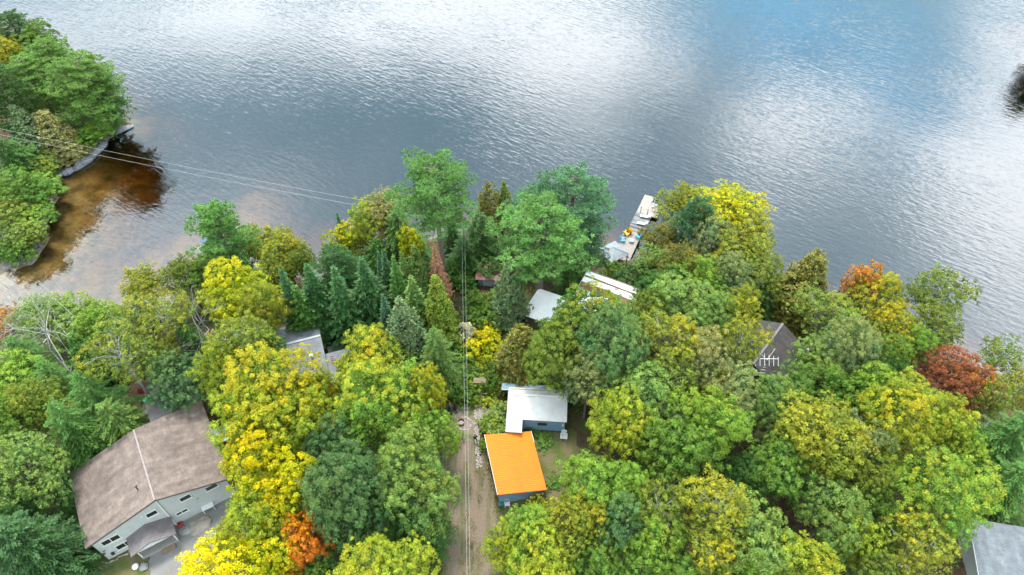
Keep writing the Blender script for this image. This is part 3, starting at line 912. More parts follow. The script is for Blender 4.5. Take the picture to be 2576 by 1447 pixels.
# ---- cabin with the white metal roof
def white_cabin():
    o = zp(315, 705, 6.6); a = zp(445, 710, 6.6); rl = zp(325, 372, 7.7); rr = zp(665, 392, 7.7)
    d = Vector((rr.x - rl.x, rr.y - rl.y, 0)); rz = math.atan2(d.y, d.x)
    root = empty('white_roof_cabin', (rl.x, rl.y, 4), rz)
    tag(root, 'blue cabin with an L shaped white metal roof behind the orange roofed shed', 'cabin')
    R = Matrix.Rotation(-rz, 3, 'Z')
    def lc(p): return R @ (Vector((p.x, p.y, 0)) - Vector((rl.x, rl.y, 0)))
    W = 7.15
    y1 = lc(zp(448, 605, 6.75)).y; y2 = lc(o).y; w1 = lc(a).x
    r, e1, e2, bk = 3.75, 2.75, 2.5, 1.25
    s = (r - e2) / -y2
    e1 = r + s * y1
    q = [(0, y1, e1), (W, y1, e1), (W, 0, r), (0, 0, r)]
    plate('roof', [q[3], q[2], q[1], q[0]][::-1], .08, WHITEM, root)
    q2 = [(0, y2, e2), (w1, y2, e2), (w1, y1, e1), (0, y1, e1)]
    plate('wing_roof', q2, .08, WHITEM, root)
    qb = [(0, 0.001, r), (W, 0.001, r), (W, bk, r - .35), (0, bk, r - .35)]
    plate('back_roof', qb, .08, WHITEM, root)
    ribs('roof_ribs', q, 28, .04, .035, SEAMG, root)
    ribs('wing_ribs', q2, 7, .04, .035, SEAMG, root)
    ribs('back_ribs', qb, 28, .04, .035, SEAMG, root)
    MB().box((W / 2, 0, r + .04), (W - .01, .22, .07)).build('ridge_cap', TRIM, root)
    MB().bar((0.3, bk - .3, r - .22), (W * .7, bk - .3, r - .22), .12, .05).build('flashing', mat('tan flashing', (.32, .25, .17), .7), root)
    MB().prism([(.15, y1 + .15), (W - .15, y1 + .15), (W - .15, bk - .1), (.15, bk - .1)], .5, [e1 - .05, e1 - .05, r - .45, r - .45]).build('wall', BLUEW, root)
    MB().prism([(.15, y2 + .15), (w1 - .1, y2 + .15), (w1 - .1, y1 + .148), (.15, y1 + .148)], 0, [e2 - .1, e2 - .1, e1 - .1, e1 - .1]).build('wing_wall', BLUEW, root)
    for x in (w1 + .4, W * .55, W * .72, W - .3):
        MB().box((x, y1 + .3, .24), (.16, .16, .5)).build('pier', WOODP, root)
    MB().box((W - .4, y1 + .08, 1.95), (.16, .14, .24)).build('wall_light', TRIM, root)
    MB().box((w1 + 2.4, y1 + .13, 1.9), (1.1, .05, .5)).build('window', GLASS, root)
    # slate blue roof of the lean-to behind
    b0, b1 = lc(zp(270, 275, 6.5)), lc(zp(640, 300, 6.5))
    qs = [(b0.x, bk + .05, 2.75), (W * .8, bk + .05, 2.75), (W * .8, bk + 1.2, 2.4), (b0.x, bk + 1.2, 2.4)]
    plate('lean_to_roof', qs, .07, TEALM, root)
    ribs('lean_to_ribs', qs, 24, .035, .03, TEALM, root)
    MB().bar((b0.x, bk + .03, 2.68), (0, bk + .03, 2.68), .05, .2).build('fascia', TRIM, root)
    MB().box((W * .38, bk + .6, 1.2), (W * .74, .9, 2.3)).build('lean_to_wall', BLUEW, root)
    # small plank deck by the left wall
    for i in range(8):
        MB().box((-.95 + i * .115, 0.1 - .9, .12), (.10, 2.1, .06)).build('plank', DECKW, root)
    return root
white_cabin()

def rusty_shed():
    p0, p1, p2, p3 = zp(305, 150, 6.1), zp(530, 180, 6.1), zp(465, 280, 5.9), zp(325, 215, 5.9)
    c = (p0 + p1 + p2 + p3) / 4
    rz = math.atan2(p2.y - p3.y, p2.x - p3.x)
    root = empty('rusty_roof_shed', (c.x + .25, c.y + .7, 4), rz)
    tag(root, 'small blue shed with a rusty roof behind the white roofed cabin', 'shed')
    q = [(-1.3, -1.2, 2.0), (1.3, -1.2, 2.0), (1.3, 1.3, 2.5), (-1.3, 1.3, 2.5)]
    plate('roof', q, .05, RUST, root)
    ribs('roof_ribs', q, 9, .04, .03, RUST, root)
    MB().prism([(-1.15, -1.0), (1.2, -1.0), (1.2, 1.15), (-1.15, 1.15)], 0, [1.95, 1.95, 2.4, 2.4]).build('wall', BLUEW, root)
    MB().bar((-1.3, -1.23, 1.95), (1.3, -1.23, 1.95), .05, .14).build('fascia', mat('light blue trim', (.35, .47, .58), .6, .15), root)
    MB().box((-.75, -1.02, .95), (.6, .06, 1.7)).build('door', DARKM, root)
rusty_shed()

# ---- grey garden hut below the pines
def garden_hut():
    def g(x, y, z): return at((1150 + x * .2765) / 1.03612, (560 + y * .2765) / 1.03612, z)
    a, b = g(350, 665, 2.7), g(540, 665, 2.7)
    rz = math.atan2(b.y - a.y, b.x - a.x) - .06
    z = gz((a.x + b.x) / 2, a.y + 1) - .05
    root = empty('garden_hut', (a.x, a.y, z), rz)
    tag(root, 'small grey board hut with a rust red roof among garden shrubs', 'hut')
    MB().prism([(0, 0), (3.3, 0), (3.3, 2.0), (0, 2.0)], 0, [2.1, 2.1, 2.55, 2.55]).build('wall', GREYB, root)
    q = [(-.35, -.45, 2.12), (3.6, -.45, 2.12), (3.6, 2.3, 2.75), (-.35, 2.3, 2.75)]
    plate('roof', q, .06, RUST, root)
    ribs('roof_ribs', q, 11, .04, .03, RUST, root)
    for i in range(6):
        MB().box((1.8, -.03, .45 + i * .2), (2.2, .05, .13)).build('slat', mat('pale grey board', (.36, .40, .43), .8, .25, 3), root)
    for i in range(8):
        MB().box((.1 + i * .45, -.2, 2.05), (.06, .5, .1)).build('rafter', DARKW, root)
garden_hut()

# ---- cottage with the white and brown striped roof, hidden by maples
def sp_(x, y, z): return at((1360 + x * .1382) / 1.03612, (680 + y * .1382) / 1.03612, z)
def striped_cottage():
    c0, c1, c2 = sp_(1245, 170, 6.6), sp_(2060, 475, 6.6), sp_(1100, 385, 6.2)
    rz = math.atan2(c1.y - c0.y, c1.x - c0.x)
    z = gz(c0.x + 1, c0.y - 3)
    root = empty('striped_roof_cottage', (c0.x, c0.y, z), rz)
    tag(root, 'cottage with a white and brown striped roof behind the tall maples near the dock', 'cottage')
    W = (c1 - c0).length + 1.5
    H = 6.6 - z
    D = 9.4
    cuts = [(0.0, .12, 'brown_strip'), (.12, .95, 'white_strip'), (.95, 1.25, 'brown_strip'), (1.25, 2.15, 'white_strip'), (2.15, 3.35, 'brown_strip'), (3.35, D, 'white_strip')]
    k = .12
    for i, (a, b, nm) in enumerate(cuts):
        dz = .0 if 'white' in nm else -.012
        plate(nm, [(0, -b + .004, H - k * b + dz), (W, -b + .004, H - k * b + dz), (W, -a, H - k * a + dz), (0, -a, H - k * a + dz)], .08, LIFTEDW if 'white' in nm else BROWNR, root)
    MB().bar((0, .03, H - .05), (W, .03, H - .05), .05, .16).build('fascia', mat('tan flashing', (.32, .25, .17), .7), root)
    MB().bar((-.03, 0, H - .04), (-.03, -D, H - .04 - k * D), .05, .14).build('fascia', TRIM, root)
    MB().prism([(.3, -D + .3), (W - .3, -D + .3), (W - .3, -.3), (.3, -.3)], -.4, [H - k * D - .1] * 2 + [H - .15] * 2).build('wall', DARKW, root)
    # lower wing to the left with its own white roof
    w0, w1, w2 = sp_(325, 505, 6.0), sp_(120, 1040, 6.0), sp_(510, 570, 6.0)
    R = Matrix.Rotation(-rz, 3, 'Z')
    def lc(p): return R @ (Vector((p.x, p.y, 0)) - Vector((c0.x, c0.y, 0)))
    a, b = lc(w0), lc(w1)
    h = 6.0 - z
    wd = -a.x - .15
    q = [(a.x - .1, b.y, h - .25), (a.x - .1 + wd + .1, b.y, h + .1), (a.x - .1 + wd + .1, a.y, h + .1), (a.x - .1, a.y, h - .25)]
    plate('wing_roof', q, .08, LIFTEDW, root)
    ribs('wing_ribs', q, 12, .04, .035, LIFTEDW, root, 'u')
    MB().prism([(q[0][0] + .25, q[0][1] + .25), (q[1][0], q[0][1] + .25), (q[1][0], q[2][1] - .25), (q[0][0] + .25, q[2][1] - .25)], -.4, h - .35).build('wing_wall', DARKW, root)
striped_cottage()

# ---- grey metal roofed cottage behind the yellow maples
def gp(x, y, z): return at((700 + x * .1553) / 1.03612, (840 + y * .1553) / 1.03612, z)
def metal_cottage():
    a, b, c = gp(870, 225, 8), gp(240, 385, 8), gp(1000, 700, 6.6)
    rz = math.atan2(a.y - b.y, a.x - b.x)
    root = empty('grey_metal_cottage', (a.x, a.y, 4), rz)
    tag(root, 'cottage with a grey corrugated metal roof and rust spots behind yellow maples', 'cottage')
    W, D = 6.6, 5.2
    q = [(-W, -D, 2.7), (0, -D, 2.7), (0, 0, 4.0), (-W, 0, 4.0)]
    plate('roof', q, .07, GREYM, root)
    ribs('roof_ribs', q, 26, .05, .05, GREYM, root)
    MB().box((-W / 2, .02, 4.03), (W, .3, .07)).build('ridge_cap', mat('pale metal', (.3, .32, .34), .5, .1), root)
    q2 = [(-W, 4.2, 2.6), (-W, .03, 3.98), (0, .03, 3.98), (0, 4.2, 2.6)]
    plate('back_roof', q2[::-1], .07, GREYM, root)
    MB().prism([(-W + .3, -D + .3), (-.3, -D + .3), (-.3, 3.8), (-W + .3, 3.8)], -.4, 2.6).build('wall', GREYB, root)
    MB().tube([(-1.55, -2.8, 3.2), (-1.55, -2.8, 3.95)], .16, 10).tube([(-1.55, -2.8, 3.9), (-1.55, -2.8, 4.1)], .26, 10).build('chimney', MATS['white plastic'], root)
    q3 = [(.05, -6.4, 1.95), (3.1, -6.4, 1.95), (3.1, -2.2, 2.8), (.05, -2.2, 2.8)]
    plate('porch_roof', q3, .06, GREYM, root)
    ribs('porch_ribs', q3, 12, .05, .045, GREYM, root)
    for i in range(4):
        MB().box((.75, -2.75 - i * .28, 2.75 - i * .055), (.45, .1, .03)).build('rust_patch', RUST, root)
    MB().prism([(.3, -6.2), (2.9, -6.2), (2.9, -2.5), (.3, -2.5)], -.4, 1.85).build('porch_wall', GREYB, root)
    # deck with railing on the lake side
    for i in range(16):
        MB().box((4.2 + .0, -1.9 + i * .2, -.05), (8.0, .185, .06)).build('plank', DECKW, root)
    for i in range(6):
        MB().box((.6 + i * 1.5, 1.35, .5), (.08, .08, 1.1)).build('post', DARKM, root)
    MB().bar((.5, 1.35, 1.05), (8.2, 1.35, 1.05), .07).build('hand_rail', DARKM, root)
    MB().bar((.5, 1.35, .55), (8.2, 1.35, .55), .03).build('rail_wire', MATS['pale metal'], root)
metal_cottage()

# ---- dark shingled house at right
def dp(x, y, z): return at((1900 + x * .1728) / 1.03612, (800 + y * .1728) / 1.03612, z)
def dark_house():
    # ridge from lower left (near) to upper right (far)
    z0 = 4.0
    n_, f_ = dp(460, 725, 9.0), dp(810, 250, 9.0)
    d = Vector((f_.x - n_.x, f_.y - n_.y, 0)); rz = math.atan2(d.y, d.x)
    root = empty('dark_shingle_house', (n_.x, n_.y, z0), rz)
    tag(root, 'house with a dark shingled gable roof and a roof antenna in the right hand woods', 'house')
    Lr = d.length
    e = 2.7
    q = [(-1.8, 0, 5.0), (Lr, 0, 5.0), (Lr, 4.3, e), (-1.8, 4.3, e)]
    plate('roof', q, .15, SHD, root)
    q2 = [(-1.8, -4.4, e), (Lr, -4.4, e), (Lr, -.003, 4.998), (-1.8, -.003, 4.998)]
    plate('roof', q2, .15, SHD, root)
    MB().box((Lr / 2 - .9, 0, 5.03), (Lr + 1.8, .3, .06)).build('ridge_cap', mat('ridge shingles', (.17, .15, .14), .9, .2, 3), root)
    MB().add([(-1.5, -4.1, 0), (Lr - .3, -4.1, 0), (Lr - .3, 4.0, 0), (-1.5, 4.0, 0), (-1.5, -4.1, 2.6), (Lr - .3, -4.1, 2.6), (Lr - .3, 4.0, 2.6), (-1.5, 4.0, 2.6), (-1.5, 0, 4.8), (Lr - .3, 0, 4.8)],
             [(0, 1, 5, 4), (2, 3, 7, 6), (1, 2, 6, 9, 5), (3, 0, 4, 8, 7)]).build('wall', DARKW, root)
    MB().bar((3.4, -3.6, 3.25), (Lr - 1.6, -3.7, 3.2), .05).build('pipe', MATS['white plastic'], root)
    MB().tube([(Lr - .5, -4.2, 2.6), (Lr - .5, -4.2, 3.3)], .05, 6).ball((Lr - .5, -4.2, 3.45), .22, 8, 6).build('globe_lamp', MATS['white plastic'], root)
dark_house()

def antenna():
    p = dp(545, 850, 8.2)
    base = gz(p.x, p.y)
    root = empty('roof_antenna', (p.x, p.y, 4), -.15)
    root.scale = (1.45, 1.45, 1.05)
    tag(root, 'white lattice television antenna on a mast beside the dark shingled house', 'antenna')
    z = 4.6
    MB().tube([(0, 0, 0), (0, 0, z + .2)], .04, 6).build('mast', mat('antenna metal', (.55, .56, .57), .4, .15), root)
    am = MATS['antenna metal']
    MB().bar((-1.1, 0, z), (1.0, .3, z), .05).build('boom', am, root)
    for i in range(6):
        x = -1.0 + i * .38
        MB().bar((x, -.75 + .05 * i, z + .02), (x + .1, .75 - .05 * i, z + .02), .03).build('element', am, root)
    MB().bar((-1.3, -1.6, z - .4), (-1.1, -.1, z - .4), .04).build('boom', am, root)
    for i in range(5):
        MB().bar((-1.3 + i * .04, -1.5 + i * .3, z - .38), (-.2 + i * .04, -1.45 + i * .3, z - .38), .03).build('element', am, root)
    for dx, dy in ((-.9, 1.2), (.8, 1.3)):
        MB().bar((0, 0, z), (dx, dy, z + .15), .025).build('stay', am, root)
antenna()

def grey_house():
    a = at(2440, 1322, 7.6); b = at(2590, 1347, 7.6)
    rz = math.atan2(b.y - a.y, b.x - a.x)
    root = empty('grey_shingle_house', (a.x, a.y, 4), rz)
    tag(root, 'house with a plain grey shingled roof in the lower right corner', 'house')
    W = 12
    q = [(0, -6.5, 2.7), (W, -6.5, 2.7), (W, 0, 3.6), (0, 0, 3.6)]
    plate('roof', q, .15, SHG, root)
    q = [(0, .003, 3.598), (W, .003, 3.598), (W, 1.0, 3.3), (0, 1.0, 3.3)]
    plate('roof', q, .15, SHG, root)
    MB().prism([(.4, -6.2), (W - .4, -6.2), (W - .4, .8), (.4, .8)], 0, [2.55, 2.55, 3.1, 3.1]).build('wall', SAGE, root)
    MB().bar((-.03, -6.5, 2.6), (-.03, 0, 3.5), .05, .16).build('fascia', TRIM, root)
grey_house()
# ------------------------------------------------------------------ trees
def unit(v):
    return v / np.maximum(np.linalg.norm(v, axis=-1, keepdims=True), 1e-9)

def leaf_mesh(name, Pn, Nn, L, W, tint, U=None, rng=None):
    """one rhombic face per leaf or spray"""
    n = len(Pn)
    if U is None:
        U = rng.normal(size=(n, 3))
    a = U - Nn * np.sum(U * Nn, 1, keepdims=True)
    a = unit(a)
    b = np.cross(Nn, a)
    L = np.broadcast_to(np.asarray(L, float), (n,))[:, None]; W = np.broadcast_to(np.asarray(W, float), (n,))[:, None]
    V = np.stack([Pn + a * L / 2, Pn + b * W / 2, Pn - a * L / 2, Pn - b * W / 2], 1).reshape(-1, 3)
    F = np.arange(4 * n).reshape(n, 4)
    return quads(name, V, F, False, tint)

def sphere_dirs(rng, n, zmin=-1.0):
    z = rng.uniform(zmin, 1, n); a = rng.uniform(0, 2 * np.pi, n); r = np.sqrt(1 - z * z)
    return np.stack([r * np.cos(a), r * np.sin(a), z], 1)

def broadleaf(seed, r, b, H, nl, clump, per, leaf, dens=1.0, zmin=-0.35, loose=0.0, bark=None, lobe_r=0.47):
    """rounded hardwood: lobes on an ellipsoid, leaf clumps on the lobes, leaves on the clumps"""
    rng = np.random.default_rng(seed)
    zc = H - b
    lob, R = [], []
    g = np.pi * (3 - 5 ** .5)
    for i in range(nl):
        z = 1 - 1.55 * (i + .5) / nl
        q = math.sqrt(max(0, 1 - z * z)); a = g * i + rng.uniform(-.5, .5)
        k = rng.uniform(.40, .93)
        lob.append((q * math.cos(a) * r * k, q * math.sin(a) * r * k, zc + z * b * k)); R.append(r * lobe_r * rng.uniform(.5, 1.15) * (1.12 - .45 * max(0, k - .6)))
    lob.append((0, 0, zc)); R.append(r * .58)
    lob = np.array(lob); R = np.array(R)
    Pc, Nc, Li = [], [], []
    for i in range(len(lob)):
        m = int(dens * 4 * np.pi * R[i] ** 2 * .75 / (np.pi * clump ** 2) * 1.25)
        d = sphere_dirs(rng, m, -.45)
        p = lob[i] + d * R[i] * np.where(rng.random((m, 1)) < .2, rng.uniform(1.08, 1.45, (m, 1)), rng.uniform(.82, 1.10, (m, 1))) * np.array([1, 1, .95])
        keep = np.ones(m, bool)
        for j in range(len(lob)):
            if j != i:
                keep &= np.linalg.norm(p - lob[j], axis=1) > R[j] * .86
        keep &= p[:, 2] > zc + b * zmin * 1.6
        sp_l = rng.choice([0, 0, .1, .35]) + loose
        keep &= rng.random(m) > sp_l
        Pc.append(p[keep]); Nc.append(d[keep]); Li.append(np.full(keep.sum(), i))
    Pc = np.concatenate(Pc); Nc = np.concatenate(Nc); Li = np.concatenate(Li)
    n = len(Pc)
    lr = rng.random(len(lob))
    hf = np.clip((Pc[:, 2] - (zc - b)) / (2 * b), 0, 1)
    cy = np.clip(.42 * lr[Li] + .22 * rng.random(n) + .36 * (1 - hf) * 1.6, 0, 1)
    cx = rng.uniform(.8, 1.2, n) * rng.uniform(.88, 1.14, len(lob))[Li]
    cs = clump * rng.uniform(.5, 1.45, n)
    idx = np.repeat(np.arange(n), per)
    ax = unit(Nc * .55 + np.array([0, 0, .6]))
    d = unit(sphere_dirs(rng, n * per) + ax[idx] * 1.15)
    rad = cs[idx][:, None] * (rng.random((n * per, 1)) ** .35)
    Pl = Pc[idx] + d * rad * np.array([1, 1, .85])
    Nl = unit(d + rng.normal(size=d.shape) * .32)
    T = np.stack([cx[idx] * rng.uniform(.8, 1.2, n * per), cy[idx], rng.random(n * per)], 1)
    S = leaf * rng.uniform(.7, 1.3, n * per)
    # inner foliage
    m = int(n * per * .22)
    li = rng.integers(0, len(lob), m)
    Pi = lob[li] + sphere_dirs(rng, m) * (R[li] * rng.uniform(.35, .86, m))[:, None]
    Ni = unit(rng.normal(size=(m, 3)) + np.array([0, 0, .8]))
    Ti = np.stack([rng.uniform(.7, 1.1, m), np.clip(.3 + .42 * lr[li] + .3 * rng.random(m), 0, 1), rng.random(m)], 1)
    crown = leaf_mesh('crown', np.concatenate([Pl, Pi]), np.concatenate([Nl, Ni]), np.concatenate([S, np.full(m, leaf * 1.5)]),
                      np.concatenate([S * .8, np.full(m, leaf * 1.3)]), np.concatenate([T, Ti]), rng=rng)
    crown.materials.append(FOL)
    # trunk with limbs
    mb = MB()
    tr = (.013 if bark is BIRCH else .018) * H
    top = zc + b * .2
    pts = [(0, 0, -.3), (rng.normal() * .05, rng.normal() * .05, H * .15), (rng.normal() * .15, rng.normal() * .15, top * .7), (0, 0, top)]
    mb.tube(pts, [tr * 1.35, tr, tr * .75, tr * .35], 8)
    for i in range(len(lob) - 1):
        s = Vector((0, 0, max(H * .18, lob[i][2] - R[i] - b * .3 * rng.uniform(.6, 1.4))))
        e = Vector(lob[i]); mid = s.lerp(e, .5) + Vector((0, 0, .12 * (e - s).length))
        mb.tube([s, mid, e], [tr * .5, tr * .32, tr * .12], 5, False)
        for k in range(3):
            e2 = e + Vector(sphere_dirs(rng, 1, -.1)[0]) * R[i] * .95
            mb.tube([mid.lerp(e, .6), e2], [tr * .14, tr * .04], 4, False)
    trunk = mb.mesh('trunk', True)
    trunk.materials.append(bark or BARK)
    return trunk, crown

def pine(seed, r, H, z0=.34, step=.85, per=17, nlen=.30, nw=.07, up=.28, top=.3, dens=1.0, tuftr=.34):
    """white pine: spaced whorls of flat boughs carrying upright needle tufts"""
    rng = np.random.default_rng(seed)
    mb = MB(); tr = .016 * H
    mb.tube([(0, 0, -.3), (.05, 0, H * .5), (0, .04, H * .98)], [tr * 1.25, tr * .8, tr * .15], 8)
    C, D, Br = [], [], []
    z = H * z0
    k = 0
    while z < H - .3:
        t = (z - H * z0) / (H * (1 - z0))
        prof = (0.72 + .55 * t if t < .4 else .94) * (1 if t < .5 else 1 - ((t - .5) / .5) ** 1.6 * (1 - top))
        nb = rng.integers(3, 6)
        a0 = rng.uniform(0, 6.28)
        for j in range(nb):
            a = a0 + j * 6.283 / nb + rng.uniform(-.3, .3)
            l = r * prof * rng.choice([.55, .8, 1.0, 1.2]) * rng.uniform(.9, 1.08)
            el = up * (.3 + .9 * t) + rng.uniform(-.12, .12)
            d = np.array([math.cos(a) * math.cos(el), math.sin(a) * math.cos(el), math.sin(el)])
            side = np.array([-math.sin(a), math.cos(a), 0])
            p0 = np.array([0, 0, z])
            mb.tube([p0, p0 + d * l * .5 - np.array([0, 0, .05 * l]), p0 + d * l], [tr * .28, tr * .17, tr * .05], 4, False)
            m = max(3, int(l / .36 * dens))
            for q in range(m):
                f = .28 + .72 * (q + rng.random()) / m
                wd = .34 * l * (1 - abs(f - .6) * 1.3)
                for s in range(4 if f > .4 else 2):
                    off = rng.uniform(-1, 1) * wd
                    C.append(p0 + d * l * f + side * off - d * abs(off) * .25 + np.array([0, 0, rng.uniform(-.05, .22)])); D.append(d * .7 + side * np.sign(off) * .4); Br.append(k)
            k += 1
        z += step * rng.uniform(.7, 1.25) * (1 - .35 * t)
    C.append(np.array([0, 0, H])); D.append(np.array([0, 0, 1.])); Br.append(k)
    C = np.array(C); D = np.array(D); Br = np.array(Br)
    n = len(C); idx = np.repeat(np.arange(n), per)
    u = unit(sphere_dirs(rng, n * per, -.4) + D[idx] * .45 + np.array([0, 0, .45]))
    ln = nlen * rng.uniform(.75, 1.25, n * per)
    Pl = C[idx] + u * (tuftr * rng.uniform(.25, .9, (n * per, 1)))
    Nl = unit(np.cross(u, rng.normal(size=u.shape)) + np.array([0, 0, .5]))
    br = rng.uniform(.85, 1.15, k + 1)
    T = np.stack([br[Br][idx] * rng.uniform(.82, 1.18, n * per), rng.random(n * per), rng.random(n * per)], 1)
    crown = leaf_mesh('crown', Pl, Nl, ln, np.full(n * per, nw), T, U=u)
    crown.materials.append(NEEDLE)
    trunk = mb.mesh('trunk', True); trunk.materials.append(BARK)
    return trunk, crown

def spruce(seed, r, H, droop=.25, step=.30, nb0=11, w=.13, ln=.36, z0=.06, ragged=.18, pw=.95, sparse=0.0):
    """spruce or fir: tight tiers of drooping boughs on a cone"""
    rng = np.random.default_rng(seed)
    mb = MB(); tr = .013 * H
    mb.tube([(0, 0, -.3), (0, 0, H * .5), (0, 0, H * .99)], [tr * 1.2, tr * .7, tr * .1], 7)
    Pl, Ul, Nl, T = [], [], [], []
    z = H * z0
    while z < H - .1:
        t = (z - H * z0) / (H * (1 - z0))
        R = r * (1 - t) ** pw * (.55 + .45 * min(1, t / .12)) + .06
        nb = max(4, int(nb0 * (.4 + .6 * R / r)))
        a0 = rng.uniform(0, 6.28)
        for j in range(nb):
            if rng.random() < sparse: continue
            a = a0 + j * 6.283 / nb + rng.uniform(-.2, .2)
            l = R * rng.uniform(1 - ragged * 1.6, 1 + ragged)
            dr = droop * rng.uniform(.6, 1.3) * (1 - .7 * t)
            cb = rng.uniform(.82, 1.18)
            if rng.random() < .3: mb.tube([(0, 0, z), (math.cos(a) * l * .9, math.sin(a) * l * .9, z - dr * l * .9)], [tr * .18, tr * .05], 3, False)
            m = max(2, int(l / (ln * .42)))
            for q in range(m):
                f = .25 + .75 * (q + rng.random()) / m
                for s in (-1, 0, 1):
                    if s and rng.random() < .25: continue
                    aa = a + s * .55
                    off = s * .20 * (1.15 - f) * l + rng.normal() * .05
                    x = math.cos(a) * l * f - math.sin(a) * off
                    y = math.sin(a) * l * f + math.cos(a) * off
                    Pl.append((x, y, z - dr * l * f * f + rng.uniform(-.06, .08) + .10 * f))
                    Ul.append((math.cos(aa), math.sin(aa), -dr * 1.3 * f + rng.uniform(-.1, .25)))
                    Nl.append((rng.normal() * .35, rng.normal() * .35, 1))
                    T.append((cb * rng.uniform(.8, 1.2), rng.random(), rng.random()))
        z += step * rng.uniform(.8, 1.2)
    for q in range(5):
        Pl.append((0, 0, H - .12 * q)); Ul.append((rng.normal() * .3, rng.normal() * .3, 1)); Nl.append((rng.normal(), rng.normal(), .2)); T.append((1.1, .5, .5))
    Pl = np.array(Pl); Ul = unit(np.array(Ul)); Nl = unit(np.array(Nl)); T = np.array(T)
    n = len(Pl)
    crown = leaf_mesh('crown', Pl, Nl, ln * rng.uniform(.75, 1.3, n), w * rng.uniform(.8, 1.3, n), T, U=Ul)
    crown.materials.append(NEEDLE)
    trunk = mb.mesh('trunk', True); trunk.materials.append(BARKD)
    return trunk, crown

def cedar(seed, r, H, n=900, per=14, fr=.30, pw=.7):
    """white cedar: dense upright frond bundles on a narrow uneven cone"""
    rng = np.random.default_rng(seed)
    mb = MB(); tr = .016 * H
    mb.tube([(0, 0, -.3), (0, 0, H * .6), (0, 0, H * .97)], [tr * 1.3, tr * .7, tr * .12], 7)
    t = 1 - np.sqrt(rng.random(n)) * .97
    t = np.clip(t, .03, .99)
    a = rng.uniform(0, 2 * np.pi, n)
    bulge = 1 + .16 * np.sin(a * 3 + seed) * np.sin(t * 9 + seed) + .10 * rng.normal(size=n)
    R = r * ((1 - t) ** pw) * bulge * np.where(t < .1, .65 + 3.5 * t, 1) * rng.uniform(.72, 1.03, n)
    C = np.stack([R * np.cos(a), R * np.sin(a), t * H], 1)
    out = np.stack([np.cos(a), np.sin(a), np.zeros(n)], 1)
    idx = np.repeat(np.arange(n), per)
    u = unit(out[idx] * .55 + np.array([0, 0, .75]) + rng.normal(size=(n * per, 3)) * .38)
    Pl = C[idx] + u * (fr * rng.uniform(0, 1, (n * per, 1)) - .1) + rng.normal(size=(n * per, 3)) * .10
    Nl = unit(out[idx] * .7 + np.array([0, 0, .5]) + rng.normal(size=(n * per, 3)) * .5)
    cb = rng.uniform(.8, 1.2, n)
    T = np.stack([cb[idx] * rng.uniform(.8, 1.2, n * per), np.clip(.5 * rng.random(n)[idx] + .5 * rng.random(n * per), 0, 1), rng.random(n * per)], 1)
    crown = leaf_mesh('crown', Pl, Nl, .26 * rng.uniform(.7, 1.3, n * per), .13 * rng.uniform(.7, 1.3, n * per), T, U=u)
    crown.materials.append(NEEDLE)
    trunk = mb.mesh('trunk', True); trunk.materials.append(BARK)
    return trunk, crown

def snag(seed, H, spread=.55, depth=4, bark=None, r0=.014):
    """bare dead tree: one continuous branching skeleton"""
    rng = np.random.default_rng(seed)
    mb = MB()
    def grow(p, d, l, rad, k):
        pts = [p]; q = p.copy(); dd = d.copy()
        for s in range(3):
            dd = (dd + Vector(rng.normal(size=3) * .16)).normalized()
            q = q + dd * l / 3
            pts.append(q.copy())
        mb.tube(pts, [rad, rad * .85, rad * .7, rad * .5], 5, k == 0)
        if k >= depth: return
        for j in range(rng.integers(2, 5) if k else 4):
            f = rng.uniform(.35, 1) if j else 1.0
            i = min(2, int(f * 3)); b = pts[i].lerp(pts[i + 1], f * 3 - i)
            nd = (dd + Vector(rng.normal(size=3)) * spread + Vector((0, 0, .12))).normalized()
            grow(b, nd, l * rng.uniform(.5, .78), rad * rng.uniform(.4, .6), k + 1)
    grow(Vector((0, 0, -.3)), Vector((0, 0, 1)), H * .55, r0 * H, 0)
    me = mb.mesh('branches', True); me.materials.append(bark or SILVER)
    return me

